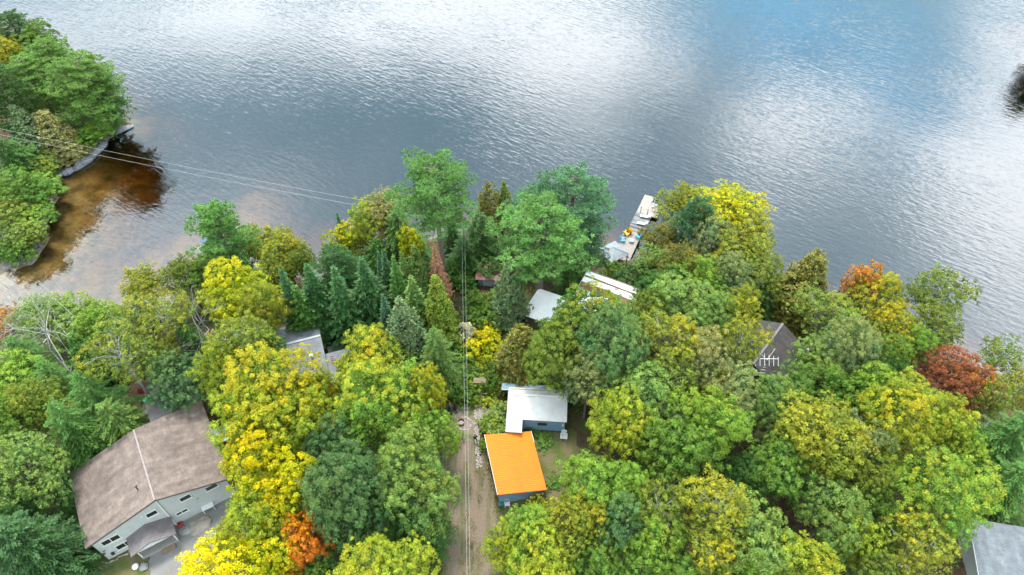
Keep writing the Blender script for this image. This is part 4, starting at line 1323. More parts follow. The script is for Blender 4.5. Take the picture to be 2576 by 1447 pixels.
PROTO = {}
def protos():
    P_ = PROTO
    P_['maple'] = [broadleaf(s, 4.4, 5.3, 13.5, nl, .56, 64, .175, 1.05) for s, nl in ((11, 12), (12, 17), (13, 9), (14, 14), (15, 19), (16, 11))]
    P_['bigmaple'] = [broadleaf(s, 5.8, 6.3, 15.5, nl, .58, 64, .18, 1.05) for s, nl in ((21, 18), (22, 23), (23, 14), (24, 20))]
    P_['smallmaple'] = [broadleaf(s, 2.7, 3.6, 8.5, nl, .44, 54, .155, 1.05) for s, nl in ((31, 9), (32, 11))]
    P_['birch'] = [broadleaf(s, 3.6, 5.2, 14.5, nl, .40, 30, .17, 1.05, -.5, .30, BIRCH, .36) for s, nl in ((41, 24), (42, 20), (43, 26))]
    P_['tallbirch'] = [broadleaf(s, 3.4, 3.9, 15.5, nl, .40, 28, .17, 1.05, -.5, .35, BIRCH, .36) for s, nl in ((44, 20), (45, 22))]
    P_['aspen'] = [broadleaf(s, 4.0, 5.0, 14.0, nl, .36, 30, .16, 1.15, -.5, .12, BARK, .38) for s, nl in ((46, 20), (47, 26), (48, 16), (49, 30))]
    P_['pine'] = [pine(51, 4.6, 22), pine(52, 4.2, 19, .28), pine(53, 4.8, 20, .22, .75)]
    P_['youngpine'] = [pine(55, 3.6, 13, .12, .7), pine(56, 3.2, 12, .10, .62)]
    P_['highpine'] = [pine(58, 4.8, 20, .40, .8), pine(59, 4.6, 20, .38, .8)]
    P_['bigpine'] = [pine(57, 6.0, 25, .56, .85, 18, .32, .075, .3, .42)]
    P_['spruce'] = [spruce(61, 2.5, 13), spruce(62, 2.2, 13, .3, .33), spruce(63, 2.8, 13, .2, .28)]
    P_['fir'] = [spruce(66, 2.0, 11, .12, .26, 12, .11, .30), spruce(67, 1.9, 11, .05, .27, 12, .12, .28)]
    P_['densefir'] = [spruce(69, 4.6, 13, .30, .30, 20, .13, .26, .04, .28, .5)]
    P_['hemlock'] = [spruce(71, 4.0, 14, .42, .36, 12, .12, .36, .08, .35, .62), spruce(72, 4.0, 14, .5, .38, 11, .12, .36, .06, .4, .55), spruce(73, 4.2, 13, .36, .4, 12, .13, .4, .05, .42, .5)]
    P_['cedar'] = [cedar(81, 2.2, 11, 1000), cedar(82, 2.4, 11, 1000, 14, .32, .55), cedar(83, 2.0, 11, 900, 14, .3, .8)]
    P_['shrub'] = [broadleaf(s, 1.5, 1.1, 2.0, nl, .30, 30, .15, 1.0, -.6, 0, None, .5) for s, nl in ((91, 7), (92, 9), (93, 6))]
    P_['deadfir'] = [spruce(95, 1.9, 11, .15, .30, 11, .10, .28, .1, .2, .9, .0)]
    P_['deadshrub'] = [snag(96, 3.2, .8, 4, None, .010), snag(97, 3.6, .75, 4, None, .010)]
    P_['snag'] = [snag(s, 12, .6, 5, None, .009) for s in (101, 102, 103)]
    P_['birchsnag'] = [snag(s, 12, .5, 5, BIRCH, .0105) for s in (105, 106, 107)]
protos()
BASE = dict(maple=(4.4, 13.5, 5.0), bigmaple=(5.8, 15.5, 5.9), smallmaple=(2.7, 8.5, 3.4), birch=(3.6, 14.5, 5.2), tallbirch=(3.4, 15.5, 3.9), aspen=(4.0, 14, 5), pine=(4.6, 21, 7), youngpine=(3.4, 12.5, 5.3),
            bigpine=(6.0, 25, 5.5), highpine=(4.7, 20, 6), spruce=(1.9, 13, 6.2), fir=(1.6, 11, 5), hemlock=(4.0, 14, 6.4), densefir=(4.4, 13, 6.0), cedar=(1.85, 11, 5.2), shrub=(1.5, 2.0, 1.1), deadfir=(1.9, 11, 5), deadshrub=(1.4, 3.2, 1.5), snag=(3.5, 12, 4), birchsnag=(3.2, 12, 4))
KIND = dict(maple='maple_tree', bigmaple='maple_tree', smallmaple='maple_tree', birch='birch_tree', tallbirch='birch_tree', aspen='poplar_tree', pine='pine_tree', youngpine='pine_tree', bigpine='pine_tree', highpine='pine_tree',
            spruce='spruce_tree', fir='fir_tree', hemlock='hemlock_tree', densefir='fir_tree', cedar='cedar_tree', shrub='shrub', deadfir='dead_conifer', deadshrub='dead_shrub', snag='dead_tree', birchsnag='dead_tree')
PAL = dict(
    G=(0.105, 0.195, 0.036), YG=(0.255, 0.315, 0.04), LG=(0.18, 0.295, 0.048), BG=(0.10, 0.185, 0.066), DG=(0.055, 0.125, 0.030), OL=(0.15, 0.20, 0.034),
    OY=(0.225, 0.25, 0.034), Y=(0.36, 0.37, 0.026), YY=(0.58, 0.50, 0.014), OR=(0.58, 0.26, 0.028), RO=(0.50, 0.17, 0.04), RD=(0.33, 0.125, 0.065), GG=(0.19, 0.245, 0.095), GL=(0.165, 0.255, 0.064),
    PN=(0.125, 0.235, 0.052), PL=(0.112, 0.24, 0.062), PB=(0.088, 0.20, 0.092), SP=(0.052, 0.13, 0.04), SB=(0.075, 0.165, 0.082), CE=(0.12, 0.205, 0.05), CY=(0.15, 0.215, 0.034), CG=(0.125, 0.19, 0.085),
    HE=(0.08, 0.175, 0.038), BR=(0.40, 0.215, 0.13), BO=(0.16, 0.165, 0.036), PK=(0.45, 0.22, 0.10), TA=(0.25, 0.255, 0.095), WH=(0.5, 0.52, 0.40))
NT = [0]
trng = random.Random(77)
def tree(kind, cx, cy, wpx, H, col, turn, label, lean=None, group=None):
    r0, H0, b0 = BASE[kind]
    var = PROTO[kind][trng.randrange(len(PROTO[kind]))]
    NT[0] += 1
    sz = H / H0
    zc = (H0 - b0) * sz if kind not in ('shrub', 'deadshrub') else H * .5
    p = at(cx, cy, 4 + zc)
    for _ in range(3):
        g = gz(p.x, p.y)
        p = at(cx, cy, max(g, 0) + zc)
    g = max(gz(p.x, p.y), 0.05)
    dep = p.y * C_ + (CZ - zc - g) * S_
    r = wpx / 2 * dep / FPX
    if kind in ('maple', 'bigmaple', 'aspen', 'birch'):
        r *= .94
    s = r / r0
    root = empty(KIND[kind], (p.x, p.y, g - .05), trng.uniform(0, 6.28))
    tag(root, label, KIND[kind].replace('_', ' ').replace('maple tree', 'tree').replace('dead conifer', 'tree') if kind in ('shrub', 'deadshrub') else 'tree', group)
    if lean:
        R = Matrix.Rotation(math.radians(lean[0]), 4, Vector((-math.sin(lean[1]), math.cos(lean[1]), 0)))
        root.rotation_euler = (R @ Matrix.Rotation(trng.uniform(0, 6.28), 4, 'Z')).to_euler()
    sc3 = (s * trng.uniform(.9, 1.14), s * trng.uniform(.9, 1.14), sz * trng.uniform(.94, 1.07))
    if isinstance(var, tuple):
        c = PAL[col] if isinstance(col, str) else col
        v = trng.uniform(.92, 1.08)
        o = link('trunk', var[0], None, root); o.scale = sc3
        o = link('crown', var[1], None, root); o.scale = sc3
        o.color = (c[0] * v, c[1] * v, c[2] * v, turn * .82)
    else:
        o = link('branches', var, None, root); o.scale = sc3
    return root

def plant_all():
    T = tree
    LB = 'trees on the left bank'
    # ---- left bank
    T('pine', 35, 70, 150, 15, 'DG', 0, 'dark green pine in the top left corner of the left bank', group=LB)
    T('maple', 95, 120, 110, 11, 'G', 0, 'round green tree beside the brown conifer near the top of the left bank', group=LB)
    T('snag', 80, 95, 90, 12, None, 0, 'grey bare dead tree near the top of the left bank', group=LB)
    T('deadfir', 112, 118, 55, 10, 'PK', 0, 'small orange brown dying conifer at the upper edge of the left bank', group=LB)
    T('aspen', 20, 150, 90, 11, 'OY', .25, 'yellow orange tree at the left edge of the left bank', group=LB)
    T('pine', 140, 165, 140, 14, 'PN', 0, 'green pine at the upper water edge of the left bank', group=LB)
    T('pine', 85, 205, 150, 14, 'PN', 0, 'green pine inland of the tall leaning pines on the left bank', group=LB)
    T('pine', 185, 215, 170, 16, 'PN', 0, 'broad green pine leaning out over the water on the left bank', (12, 0.0), group=LB)
    T('youngpine', 245, 262, 110, 11, 'PL', 0, 'light green pine overhanging the lake at the tip of the left bank', (14, 0.0), group=LB)
    T('smallmaple', 238, 335, 85, 5, 'LG', 0, 'low bright green bush beside the rock ledge at the tip of the left bank', group=LB)
    T('pine', 20, 255, 150, 15, 'DG', 0, 'dark pine at the left edge beside the wires', group=LB)
    T('cedar', 70, 330, 130, 11, 'CG', 0, 'grey green cedar in the middle of the left bank', group=LB)
    T('cedar', 135, 335, 95, 10, 'TA', 0, 'thin greyish half dead cedar above the rock ledge', group=LB)
    T('snag', 185, 300, 60, 8, None, 0, 'bare grey trunk leaning under the tall pine of the left bank', (25, 0.3), group=LB)
    T('hemlock', 25, 400, 120, 11, 'DG', 0, 'dark hemlock at the left edge below the power lines', group=LB)
    T('maple', 30, 470, 120, 8, 'G', 0, 'green rounded tree at the left edge above the cove', group=LB)
    T('smallmaple', 112, 425, 70, 6, 'OL', .12, 'olive yellow small tree beside the end of the rock ledge', group=LB)
    T('smallmaple', 108, 480, 85, 5.5, 'LG', 0, 'bright green small tree at the water edge of the cove', group=LB)
    T('deadshrub', 68, 520, 90, 4, None, 0, 'grey dead brush at the edge of the cove', group=LB)
    T('smallmaple', 88, 545, 80, 5, 'LG', 0, 'light green shrubby tree between grey brush and brown shallows', group=LB)
    T('smallmaple', 25, 540, 80, 6, 'OL', .1, 'olive small tree at the left edge beside dead brush', group=LB)
    T('deadshrub', 8, 590, 70, 4, None, 0, 'grey fallen brush at the left picture edge', group=LB)
    T('smallmaple', 78, 592, 80, 5, 'OL', 0, 'yellow olive small tree leaning over the brown shallows', group=LB)
    T('shrub', 58, 640, 55, 2.6, 'G', 0, 'low green bush at the mouth of the cove', group=LB)
    T('shrub', 20, 630, 60, 3, 'G', 0, 'low green bush at the left edge by the sandy cove', group=LB)
    T('shrub', 203, 380, 32, 1.8, 'OY', 0, 'small yellow green bush on the rock ledge', group=LB)
    T('shrub', 222, 350, 50, 2.2, 'G', 0, 'green bush behind the yellow bush on the rock ledge', group=LB)
    T('hemlock', 55, 395, 90, 9, 'HE', 0, 'green hemlock between the wires on the left bank', group=LB)
    # ---- woods at left, near shore
    LW = 'trees in the woods at left'
    T('snag', 40, 775, 130, 9, None, 0, 'tangled silver dead tree at the left edge of the near shore', (10, 2.8), group=LW)
    T('aspen', 115, 800, 130, 9, 'GL', 0, 'pale green tree on the near shore behind silver branches', group=LW)
    T('maple', 195, 805, 130, 8, 'GL', 0, 'pale green rounded tree on the near shore beside the open water', group=LW)
    T('smallmaple', 12, 812, 66, 8, 'PK', .5, 'small orange tree at the left picture edge', group=LW)
    T('birchsnag', 120, 865, 170, 14, None, 0, 'large silver barked bare tree with forked limbs in the left woods', (16, 2.6), group=LW)
    T('snag', 15, 880, 110, 10, None, 0, 'bare pale branches at the left edge below the orange tree', group=LW)
    T('aspen', 262, 815, 110, 9, 'LG', 0, 'light green tree at the shore left of the olive birches', group=LW)
    T('hemlock', 70, 905, 150, 11, 'HE', 0, 'dark hemlock below the silver bare tree', group=LW)
    T('cedar', 225, 905, 110, 11, 'HE', 0, 'green cedar right of the silver bare tree', group=LW)
    T('tallbirch', 300, 892, 150, 15.5, 'OL', .1, 'olive birch with a long white trunk over the back patio', group=LW)
    T('maple', 30, 960, 150, 10, 'LG', 0, 'light green tree at the left edge in the middle of the woods', group=LW)
    T('hemlock', 150, 970, 140, 12, 'HE', 0, 'green hemlock left of the feathery hemlocks', group=LW)
    T('aspen', 105, 1030, 140, 12, 'OL', .05, 'olive green poplar in the left woods', group=LW)
    T('hemlock', 250, 1010, 160, 13, 'HE', 0, 'feathery green hemlock beside the patio chairs', group=LW)
    T('hemlock', 195, 1085, 160, 13, 'HE', 0, 'feathery hemlock behind the left eave of the brown roof', group=LW)
    T('hemlock', 300, 1070, 130, 11, 'CE', 0, 'bright tipped hemlock touching the ridge of the brown roof', group=LW)
    T('maple', 30, 1075, 140, 12, 'G', 0, 'mid green tree at the left edge beside the olive poplar', group=LW)
    T('aspen', 60, 1190, 190, 13, 'GL', 0, 'large light olive tree at the left edge above the big blue green conifer', group=LW)
    T('hemlock', 150, 1160, 120, 11, 'DG', 0, 'dark hemlock left of the brown house corner', group=LW)
    T('hemlock', 20, 1260, 130, 12, 'HE', 0, 'green hemlock at the left edge above the big blue green conifer', group=LW)
    T('hemlock', 160, 1260, 90, 9, 'DG', 0, 'dark hemlock in the shade of the brown house', group=LW)
    T('densefir', 68, 1380, 222, 13, (0.052, 0.118, 0.04), 0, 'big blue green conifer in the bottom left corner', group=LW)
    T('youngpine', 10, 1330, 150, 12, 'SP', 0, 'dark pine at the left edge behind the big blue green conifer', group=LW)
    # ---- near shore, middle left
    ML = 'trees between the left cove and the grey metal roof'
    T('youngpine', 568, 622, 165, 14, 'PL', 0, 'pale green pine at the shore in front of the moored boat', group=ML)
    T('aspen', 362, 725, 120, 10, 'OY', .1, 'golden olive tree at the shore left of the bare birches', group=ML)
    T('aspen', 470, 705, 100, 9, 'OL', 0, 'olive green tree at the shore left of the pale pine', group=ML)
    T('birch', 352, 815, 160, 14, 'OL', .08, 'olive birch below the golden shore tree', group=ML)
    T('tallbirch', 412, 800, 130, 14, 'OY', .05, 'golden olive birch beside the bare white branches', group=ML)
    T('birchsnag', 530, 800, 130, 13, None, 0, 'bare white birch with crooked branches among olive trees', (10, 2.2), group=ML)
    T('birchsnag', 497, 690, 60, 9, None, 0, 'thin bare white birch at the shore below the pale pine', (12, 2.4), group=ML)
    T('birchsnag', 445, 830, 60, 13, None, 0, 'slim bare birch left of the crooked white birch', (12, 2.3), group=ML)
    T('maple', 598, 745, 160, 13, 'Y', .1, 'golden yellow maple above the olive birch near the shore', group=ML)
    T('maple', 665, 790, 120, 12, 'OY', .1, 'olive yellow maple right of the golden maple', group=ML)
    T('birch', 620, 880, 180, 14, 'OL', .06, 'broad olive birch left of the grey metal roof', group=ML)
    T('maple', 550, 695, 110, 10, 'G', 0, 'green maple in the shadow of the pale pine', group=ML)
    T('aspen', 660, 615, 120, 10, 'OY', .1, 'olive yellow tree right of the pale shore pine', group=ML)
    T('aspen', 715, 640, 130, 11, 'OY', .12, 'golden tree with orange leaves at the shore', group=ML)
    T('smallmaple', 745, 655, 40, 9, 'PK', .6, 'small bright orange crown on the golden shore tree', group=ML)
    T('aspen', 755, 665, 90, 10, 'OL', .05, 'olive tree at the gap where the water shows', group=ML)
    T('aspen', 700, 690, 110, 9, 'OL', .05, 'dull olive tree under the golden shore trees', group=ML)
    T('hemlock', 480, 860, 110, 11, 'HE', 0, 'green hemlock behind the crooked white birch', group=ML)
    T('maple', 450, 960, 150, 10, 'BG', 0, 'dense dark green maple between patio and brown house', group=ML)
    T('aspen', 395, 905, 110, 11, 'OL', .05, 'olive poplar above the back patio', group=ML)
    T('hemlock', 560, 960, 110, 10, 'DG', 0, 'dark hemlock left of the bright yellow green maple', group=ML)
    T('maple', 668, 880, 90, 9, 'G', 0, 'green tree touching the left end of the grey metal roof', group=ML)
    # ---- yellow maples by the brown house
    YM = 'turning maples along the driveway woods'
    T('maple', 590, 940, 150, 12, 'YG', .1, 'bright yellow green maple above the brown house roof', group=YM)
    T('bigmaple', 700, 1002, 235, 14, 'YG', .42, 'large yellow maple in front of the grey metal roof', group=YM)
    T('maple', 640, 1065, 190, 14, 'YG', .30, 'yellow green maple right of the brown roof', group=YM)
    T('maple', 800, 990, 105, 11, 'YG', .40, 'golden maple against the grey porch roof', group=YM)
    T('maple', 932, 888, 155, 11, 'YG', .45, 'yellow maple with orange leaves right of the grey porch roof', group=YM)
    T('maple', 892, 962, 110, 9, 'YG', .12, 'lower yellow green maple below the orange tinged maple', group=YM)
    T('maple', 780, 1065, 160, 13, 'YG', .22, 'yellow green maple in the middle of the left maples', group=YM)
    T('smallmaple', 836, 1010, 50, 8, 'RO', .3, 'small red maple crown among the yellow maples', group=YM)
    T('bigmaple', 950, 1040, 215, 14, 'LG', .16, 'large light green maple with yellow tips left of the front yard', group=YM)
    T('maple', 1075, 1000, 95, 12, 'YG', .5, 'narrow maple with a golden top beside the front yard', group=YM)
    T('maple', 1100, 1095, 120, 11, 'LG', .08, 'light green maple overhanging the front yard and the driveway', group=YM)
    T('cedar', 1015, 935, 120, 8, 'CE', 0, 'feathery green cedar right of the orange tinged maple', group=YM)
    T('maple', 848, 1115, 140, 12, 'BG', 0, 'blue green maple below the yellow green maples', group=YM)
    T('bigmaple', 870, 1240, 190, 15, 'BG', .03, 'big blue green maple in the middle of the lower left woods', group=YM)
    T('maple', 1030, 1165, 150, 14, 'GL', .06, 'grey green maple left of the dirt driveway', group=YM)
    T('maple', 1065, 1250, 160, 13, 'GL', .10, 'green maple with pale tips overlooking the driveway', group=YM)
    T('maple', 980, 1240, 130, 12, 'BG', 0, 'dark blue green maple between two grey green maples', group=YM)
    T('hemlock', 1060, 1330, 140, 9, 'DG', 0, 'dark hemlock at the left edge of the driveway', group=YM)
    T('hemlock', 990, 1320, 120, 9, 'DG', 0, 'dark hemlock in deep shade left of the driveway', group=YM)
    T('hemlock', 870, 1330, 150, 8, 'DG', 0, 'dark low hemlock under the big blue green maple', group=YM)
    T('maple', 645, 1185, 165, 13, 'Y', .6, 'golden orange maple at the right eave of the brown house', group=YM)
    T('maple', 700, 1245, 180, 14, 'Y', .40, 'yellow maple with orange patches right of the brown house', group=YM)
    T('maple', 632, 1325, 170, 13, 'YG', .25, 'yellow green maple in front of the house wall', group=YM)
    T('maple', 700, 1330, 120, 12, 'YG', .3, 'yellow green maple between the golden and the orange maple', group=YM)
    T('maple', 572, 1432, 220, 12, 'YY', .1, 'brilliant yellow maple at the bottom edge over the gravel', group=YM)
    T('smallmaple', 700, 1420, 110, 10, 'Y', .3, 'small yellow maple at the bottom edge right of the brilliant yellow one', group=YM)
    T('maple', 765, 1365, 125, 10, 'RO', .35, 'orange red maple at the bottom edge by the road', group=YM)
    T('smallmaple', 690, 1145, 70, 9, 'YG', .1, 'small yellow green maple between two golden crowns', group=YM)
    T('bigmaple', 965, 1460, 215, 12, 'YG', .1, 'light yellow green maple at the bottom edge left of the driveway', group=YM)
    T('smallmaple', 805, 1440, 90, 7, 'G', .05, 'green shrubby tree at the bottom edge beside the road', group=YM)
    # ---- conifers in the middle
    MC = 'conifers in the middle'
    T('smallmaple', 873, 605, 100, 8, 'Y', .2, 'yellow maple at the shore left of the conifers', group=MC)
    T('fir', 861, 590, 38, 9, 'SB', 0, 'small blue fir spire behind the yellow shore maple', group=MC)
    T('aspen', 968, 545, 130, 12, 'TA', 0, 'pale tan green round tree at the shore left of the tall pine', group=MC)
    T('maple', 925, 570, 100, 11, 'YG', 0, 'yellow green tree at the shore beside the tan tree', group=MC)
    T('hemlock', 1005, 590, 140, 12, 'HE', 0, 'green hemlock boughs below the tall pine', group=MC)
    T('bigpine', 1095, 490, 255, 22, 'PL', 0, 'tall light green pine with a bare trunk beside the power pole', group=MC)
    T('hemlock', 1045, 625, 90, 9, 'HE', 0, 'green hemlock right under the crown of the tall pine', group=MC)
    T('hemlock', 885, 690, 110, 9, 'HE', 0, 'green hemlock below the yellow shore maple', group=MC)
    T('hemlock', 950, 640, 95, 8, 'HE', 0, 'low green hemlock below the tan green round tree', group=MC)
    T('hemlock', 1136, 588, 80, 8, 'DG', 0, 'dark hemlock left of the power pole behind the pine trunk', group=MC)
    T('smallmaple', 905, 625, 70, 6, 'OL', .1, 'low olive bush at the shore right of the yellow maple', group=MC)
    T('smallmaple', 1035, 622, 62, 10, 'Y', .2, 'small golden tree behind the spruce spires', group=MC)
    T('fir', 1020, 700, 60, 13, 'CE', 0, 'light green spire between the small golden tree and the dense fir', group=MC)
    T('spruce', 740, 770, 80, 14, 'SP', 0, 'dark spruce left of the round topped pine', group=MC)
    T('spruce', 800, 755, 100, 14, 'SP', 0, 'dark spruce in front of the round topped pine', group=MC)
    T('pine', 850, 690, 140, 14, 'SP', 0, 'round topped dark pine left of the spires', group=MC)
    T('spruce', 765, 790, 110, 12, 'HE', 0, 'green spruce just behind the grey metal ridge', group=MC)
    T('spruce', 865, 770, 110, 14, 'SP', 0, 'dark spruce above the deck railing', group=MC)
    T('spruce', 928, 735, 105, 15, 'SP', 0, 'tall dark tiered spruce above the deck', group=MC)
    T('fir', 962, 690, 45, 11, 'SB', 0, 'slim blue spire right of the tiered spruce', group=MC)
    T('fir', 978, 705, 62, 13, 'SP', 0, 'dark green spire second right of the tiered spruce', group=MC)
    T('fir', 1003, 725, 75, 14, 'HE', 0, 'dense green fir in the middle of the spires', group=MC)
    T('cedar', 1052, 700, 95, 12, 'CE', 0, 'light green cedar left of the brown dead conifer', group=MC)
    T('deadfir', 1100, 688, 66, 13, 'BR', 0, 'rust brown dead conifer beside the power lines', group=MC)
    T('fir', 1045, 770, 95, 13, 'CE', 0, 'light grey green fir in front of the brown conifer', group=MC)
    T('cedar', 1105, 785, 105, 13, 'CY', 0, 'yellow green pointed cedar below the brown conifer', group=MC)
    T('cedar', 1020, 840, 125, 14, 'CG', 0, 'large pale green cedar in front of the spires', group=MC)
    T('fir', 974, 800, 55, 11, 'SB', 0, 'blue green narrow fir left of the large pale cedar', group=MC)
    T('hemlock', 1100, 900, 120, 12, 'CE', 0, 'feathery green hemlock left of the garden path', group=MC)
    T('hemlock', 1085, 960, 100, 9, 'HE', 0, 'dark feathery hemlock above the golden topped maple', group=MC)
    T('hemlock', 1135, 672, 60, 5, 'HE', 0, 'green hemlock covering the foot of the tall pine', group=MC)
    T('deadshrub', 1140, 760, 70, 4.5, None, 0, 'grey bare bush under the power lines', group=MC)
    T('shrub', 1110, 735, 50, 2.6, 'BR', 0, 'rust brown dying bush below the brown conifer', group=MC)
    # ---- big pines by the shore
    SPN = 'pines and cedars around the power pole'
    T('cedar', 1232, 530, 66, 11, 'BO', 0, 'olive brown cedar between the tall pine and the blue pines', group=SPN)
    T('cedar', 1268, 520, 60, 12, 'CY', 0, 'olive cedar spire left of the blue pines', group=SPN)
    T('hemlock', 1205, 590, 110, 11, 'DG', 0, 'dark hemlock right of the power pole', group=SPN)
    T('hemlock', 1165, 640, 100, 8, 'DG', 0, 'dark low hemlock at the foot of the power pole', group=SPN)
    T('pine', 1345, 530, 175, 17, 'PB', 0, 'blue green pine at the shore, leftmost of three', group=SPN)
    T('highpine', 1440, 522, 215, 20, 'PB', 0, 'tallest blue green pine at the shore left of the dock', group=SPN)
    T('highpine', 1362, 596, 255, 18, 'PL', 0, 'broad pale green pine in front of the blue pines', group=SPN)
    T('pine', 1472, 592, 118, 13, 'PB', 0, 'blue green pine boughs beside the gazebo roof', group=SPN)
    T('cedar', 1282, 722, 90, 13, 'CG', 0, 'grey green cedar right of the rust roofed hut', group=SPN)
    T('hemlock', 1440, 680, 90, 8, 'HE', 0, 'green hemlock behind the white cottage wing', group=SPN)
    T('smallmaple', 1245, 655, 120, 5, 'DG', 0, 'dark green bush behind the rust roofed hut', group=SPN)
    T('cedar', 1308, 875, 120, 10, 'BO', 0, 'olive green cedar behind the rusty blue shed', group=SPN)
    T('hemlock', 1345, 900, 90, 9, 'CE', 0, 'green hemlock over the rusty blue shed roof', group=SPN)
    # ---- maples right of the middle
    RM = 'maples and birches right of the driveway'
    T('bigmaple', 1462, 816, 165, 14, 'G', .14, 'green maple with orange leaf clusters in front of the white cottage roof', group=RM)
    T('maple', 1545, 832, 130, 12, 'GL', 0, 'grey green maple below the striped roof', group=RM)
    T('maple', 1400, 905, 150, 12, 'OL', .12, 'olive maple behind the white roofed cabin', group=RM)
    T('bigmaple', 1530, 895, 165, 15, 'BG', .02, 'blue green domed maple in the middle of the right woods', group=RM)
    T('maple', 1480, 965, 120, 12, 'GG', 0, 'grey green maple right of the white roofed cabin', group=RM)
    T('maple', 1610, 1000, 170, 14, 'GL', .05, 'light green maple below the blue green dome', group=RM)
    T('maple', 1550, 1075, 172, 13, 'YG', .22, 'yellow tinged maple right of the white plastic chair', group=RM)
    T('maple', 1690, 1120, 190, 12, 'G', 0, 'green maple with a bare crown in the right woods', group=RM)
    T('snag', 1655, 1045, 70, 13, None, 0, 'bare silver branches sticking out of the green maple', group=RM)
    T('maple', 1775, 1075, 165, 14, 'LG', .1, 'light green maple right of the bare silver branches', group=RM)
    T('maple', 1835, 1005, 150, 13, 'GG', .05, 'pale grey green maple right of centre', group=RM)
    T('birch', 1690, 860, 170, 15, 'OY', .12, 'golden olive birch with white limbs in the right woods', group=RM)
    T('birch', 1690, 950, 150, 13, 'OL', .05, 'olive birch below the golden olive birch', group=RM)
    T('maple', 1780, 925, 150, 14, 'TA', .08, 'tan green maple right of the golden birch', group=RM)
    T('birch', 1785, 985, 130, 12, 'OL', .08, 'olive birch under the tan green maple', group=RM)
    T('birch', 1855, 875, 130, 14, 'OY', .15, 'golden birch at the left end of the dark shingled roof', group=RM)
    T('maple', 1740, 785, 180, 13, 'GL', 0, 'grey green maple above the golden birches', group=RM)
    T('maple', 1790, 815, 120, 13, 'GL', 0, 'green rounded maple left of the golden olive poplar', group=RM)
    T('aspen', 1860, 795, 130, 13, 'OY', .1, 'golden olive poplar behind the dark shingled roof', group=RM)
    T('maple', 1640, 790, 110, 10, 'OL', 0, 'olive green maple right of the grey green maple', group=RM)
    # shore trees right of the dock
    DK = 'shore trees right of the dock'
    T('aspen', 1725, 535, 130, 12, 'OY', .08, 'golden tree at the shore right of the dock', group=DK)
    T('aspen', 1825, 545, 190, 14, 'Y', .0, 'yellow olive poplar at the tip of the right shore', group=DK)
    T('birch', 1890, 600, 120, 13, 'OY', 0, 'olive birch with white limbs at the water right of the dock', group=DK)
    T('youngpine', 1745, 575, 110, 14, 'PB', 0, 'blue green pine among the golden shore trees', group=DK)
    T('aspen', 1850, 640, 170, 13, 'OY', 0, 'yellow green poplar on the right shore below the tip', group=DK)
    T('aspen', 1660, 610, 110, 8, 'BO', 0, 'brownish olive tree beside the dock steps', group=DK)
    T('maple', 1790, 620, 120, 12, 'GG', 0, 'pale grey green maple below the blue green pine', group=DK)
    T('snag', 1775, 655, 70, 12, None, 0, 'grey bare branches among the shore trees right of the dock', group=DK)
    T('aspen', 1645, 662, 95, 7, 'GL', 0, 'light green tree between gazebo and striped roof', group=DK)
    T('aspen', 1715, 675, 120, 11, 'BO', .1, 'rusty olive tree inland of the shore trees', group=DK)
    T('maple', 1770, 715, 120, 11, 'LG', 0, 'light yellow green tree inland of the right shore', group=DK)
    T('maple', 1670, 725, 110, 9, 'HE', 0, 'dark green tree at the right end of the striped roof', group=DK)
    T('maple', 1840, 705, 130, 12, 'GG', 0, 'grey green maple behind the golden olive poplar', group=DK)
    T('aspen', 1895, 700, 130, 12, 'OL', 0, 'olive poplar at the right side of the shore point', group=DK)
    T('hemlock', 1910, 755, 100, 9, 'DG', 0, 'dark hemlock at the shore behind the dark shingled roof', group=DK)
    T('smallmaple', 1590, 700, 90, 4, 'DG', 0, 'dark green bush between gazebo and cottage', group=DK)
    T('shrub', 1545, 690, 60, 2.4, 'G', 0, 'green shrub below the gazebo roof', group=DK)
    # ---- right hand woods
    RW = 'trees in the woods at right'
    T('cedar', 2030, 700, 125, 13, 'BO', 0, 'brown olive cedar spire at the right shore', group=RW)
    T('cedar', 1985, 745, 110, 9, 'BO', 0, 'lower brown olive cedar beside the dark shingled roof', group=RW)
    T('birch', 2075, 800, 160, 12, 'OL', .05, 'olive birch right of the dark shingled roof', group=RW)
    T('maple', 2200, 748, 140, 12, 'OY', .35, 'maple with red and green leaves at the right shore', group=RW)
    T('smallmaple', 2152, 735, 90, 12, (0.48, 0.21, 0.055), .2, 'red orange crown at the left of the red green shore maple', group=RW)
    T('snag', 2225, 785, 80, 9, None, 0, 'grey bare branches below the red green shore maple', group=RW)
    T('birch', 2345, 755, 140, 13, 'OL', .03, 'olive birch at the water at right', group=RW)
    T('birch', 2340, 835, 130, 11, 'OL', 0, 'lower olive birch at the water at right', group=RW)
    T('aspen', 2235, 835, 130, 11, 'OY', .35, 'orange olive tree below the red green shore maple', group=RW)
    T('maple', 2120, 855, 120, 10, 'LG', .05, 'light green tree between olive birch and orange olive tree', group=RW)
    T('maple', 2290, 880, 110, 10, 'LG', .1, 'bright green tree below the lower olive birch', group=RW)
    T('bigmaple', 2130, 910, 150, 14, 'GG', .02, 'grey green domed maple right of the roof antenna', group=RW)
    T('maple', 2050, 940, 140, 11, 'GL', .05, 'light green maple beside the roof antenna', group=RW)
    T('maple', 2215, 935, 130, 11, 'G', .05, 'green maple right of the grey green dome', group=RW)
    T('hemlock', 2010, 1000, 130, 10, 'CE', 0, 'bright green tree in front of the dark shingled house', group=RW)
    T('maple', 2090, 985, 150, 11, 'G', 0, 'green maple below the grey green dome', group=RW)
    T('maple', 1930, 1020, 130, 11, 'GL', 0, 'green maple left of the bright green tree', group=RW)
    T('bigmaple', 2255, 1050, 210, 14, 'YG', .25, 'large yellow green maple in the right woods', group=RW)
    T('maple', 2180, 1000, 140, 12, 'LG', .12, 'light green maple touching the large yellow green maple', group=RW)
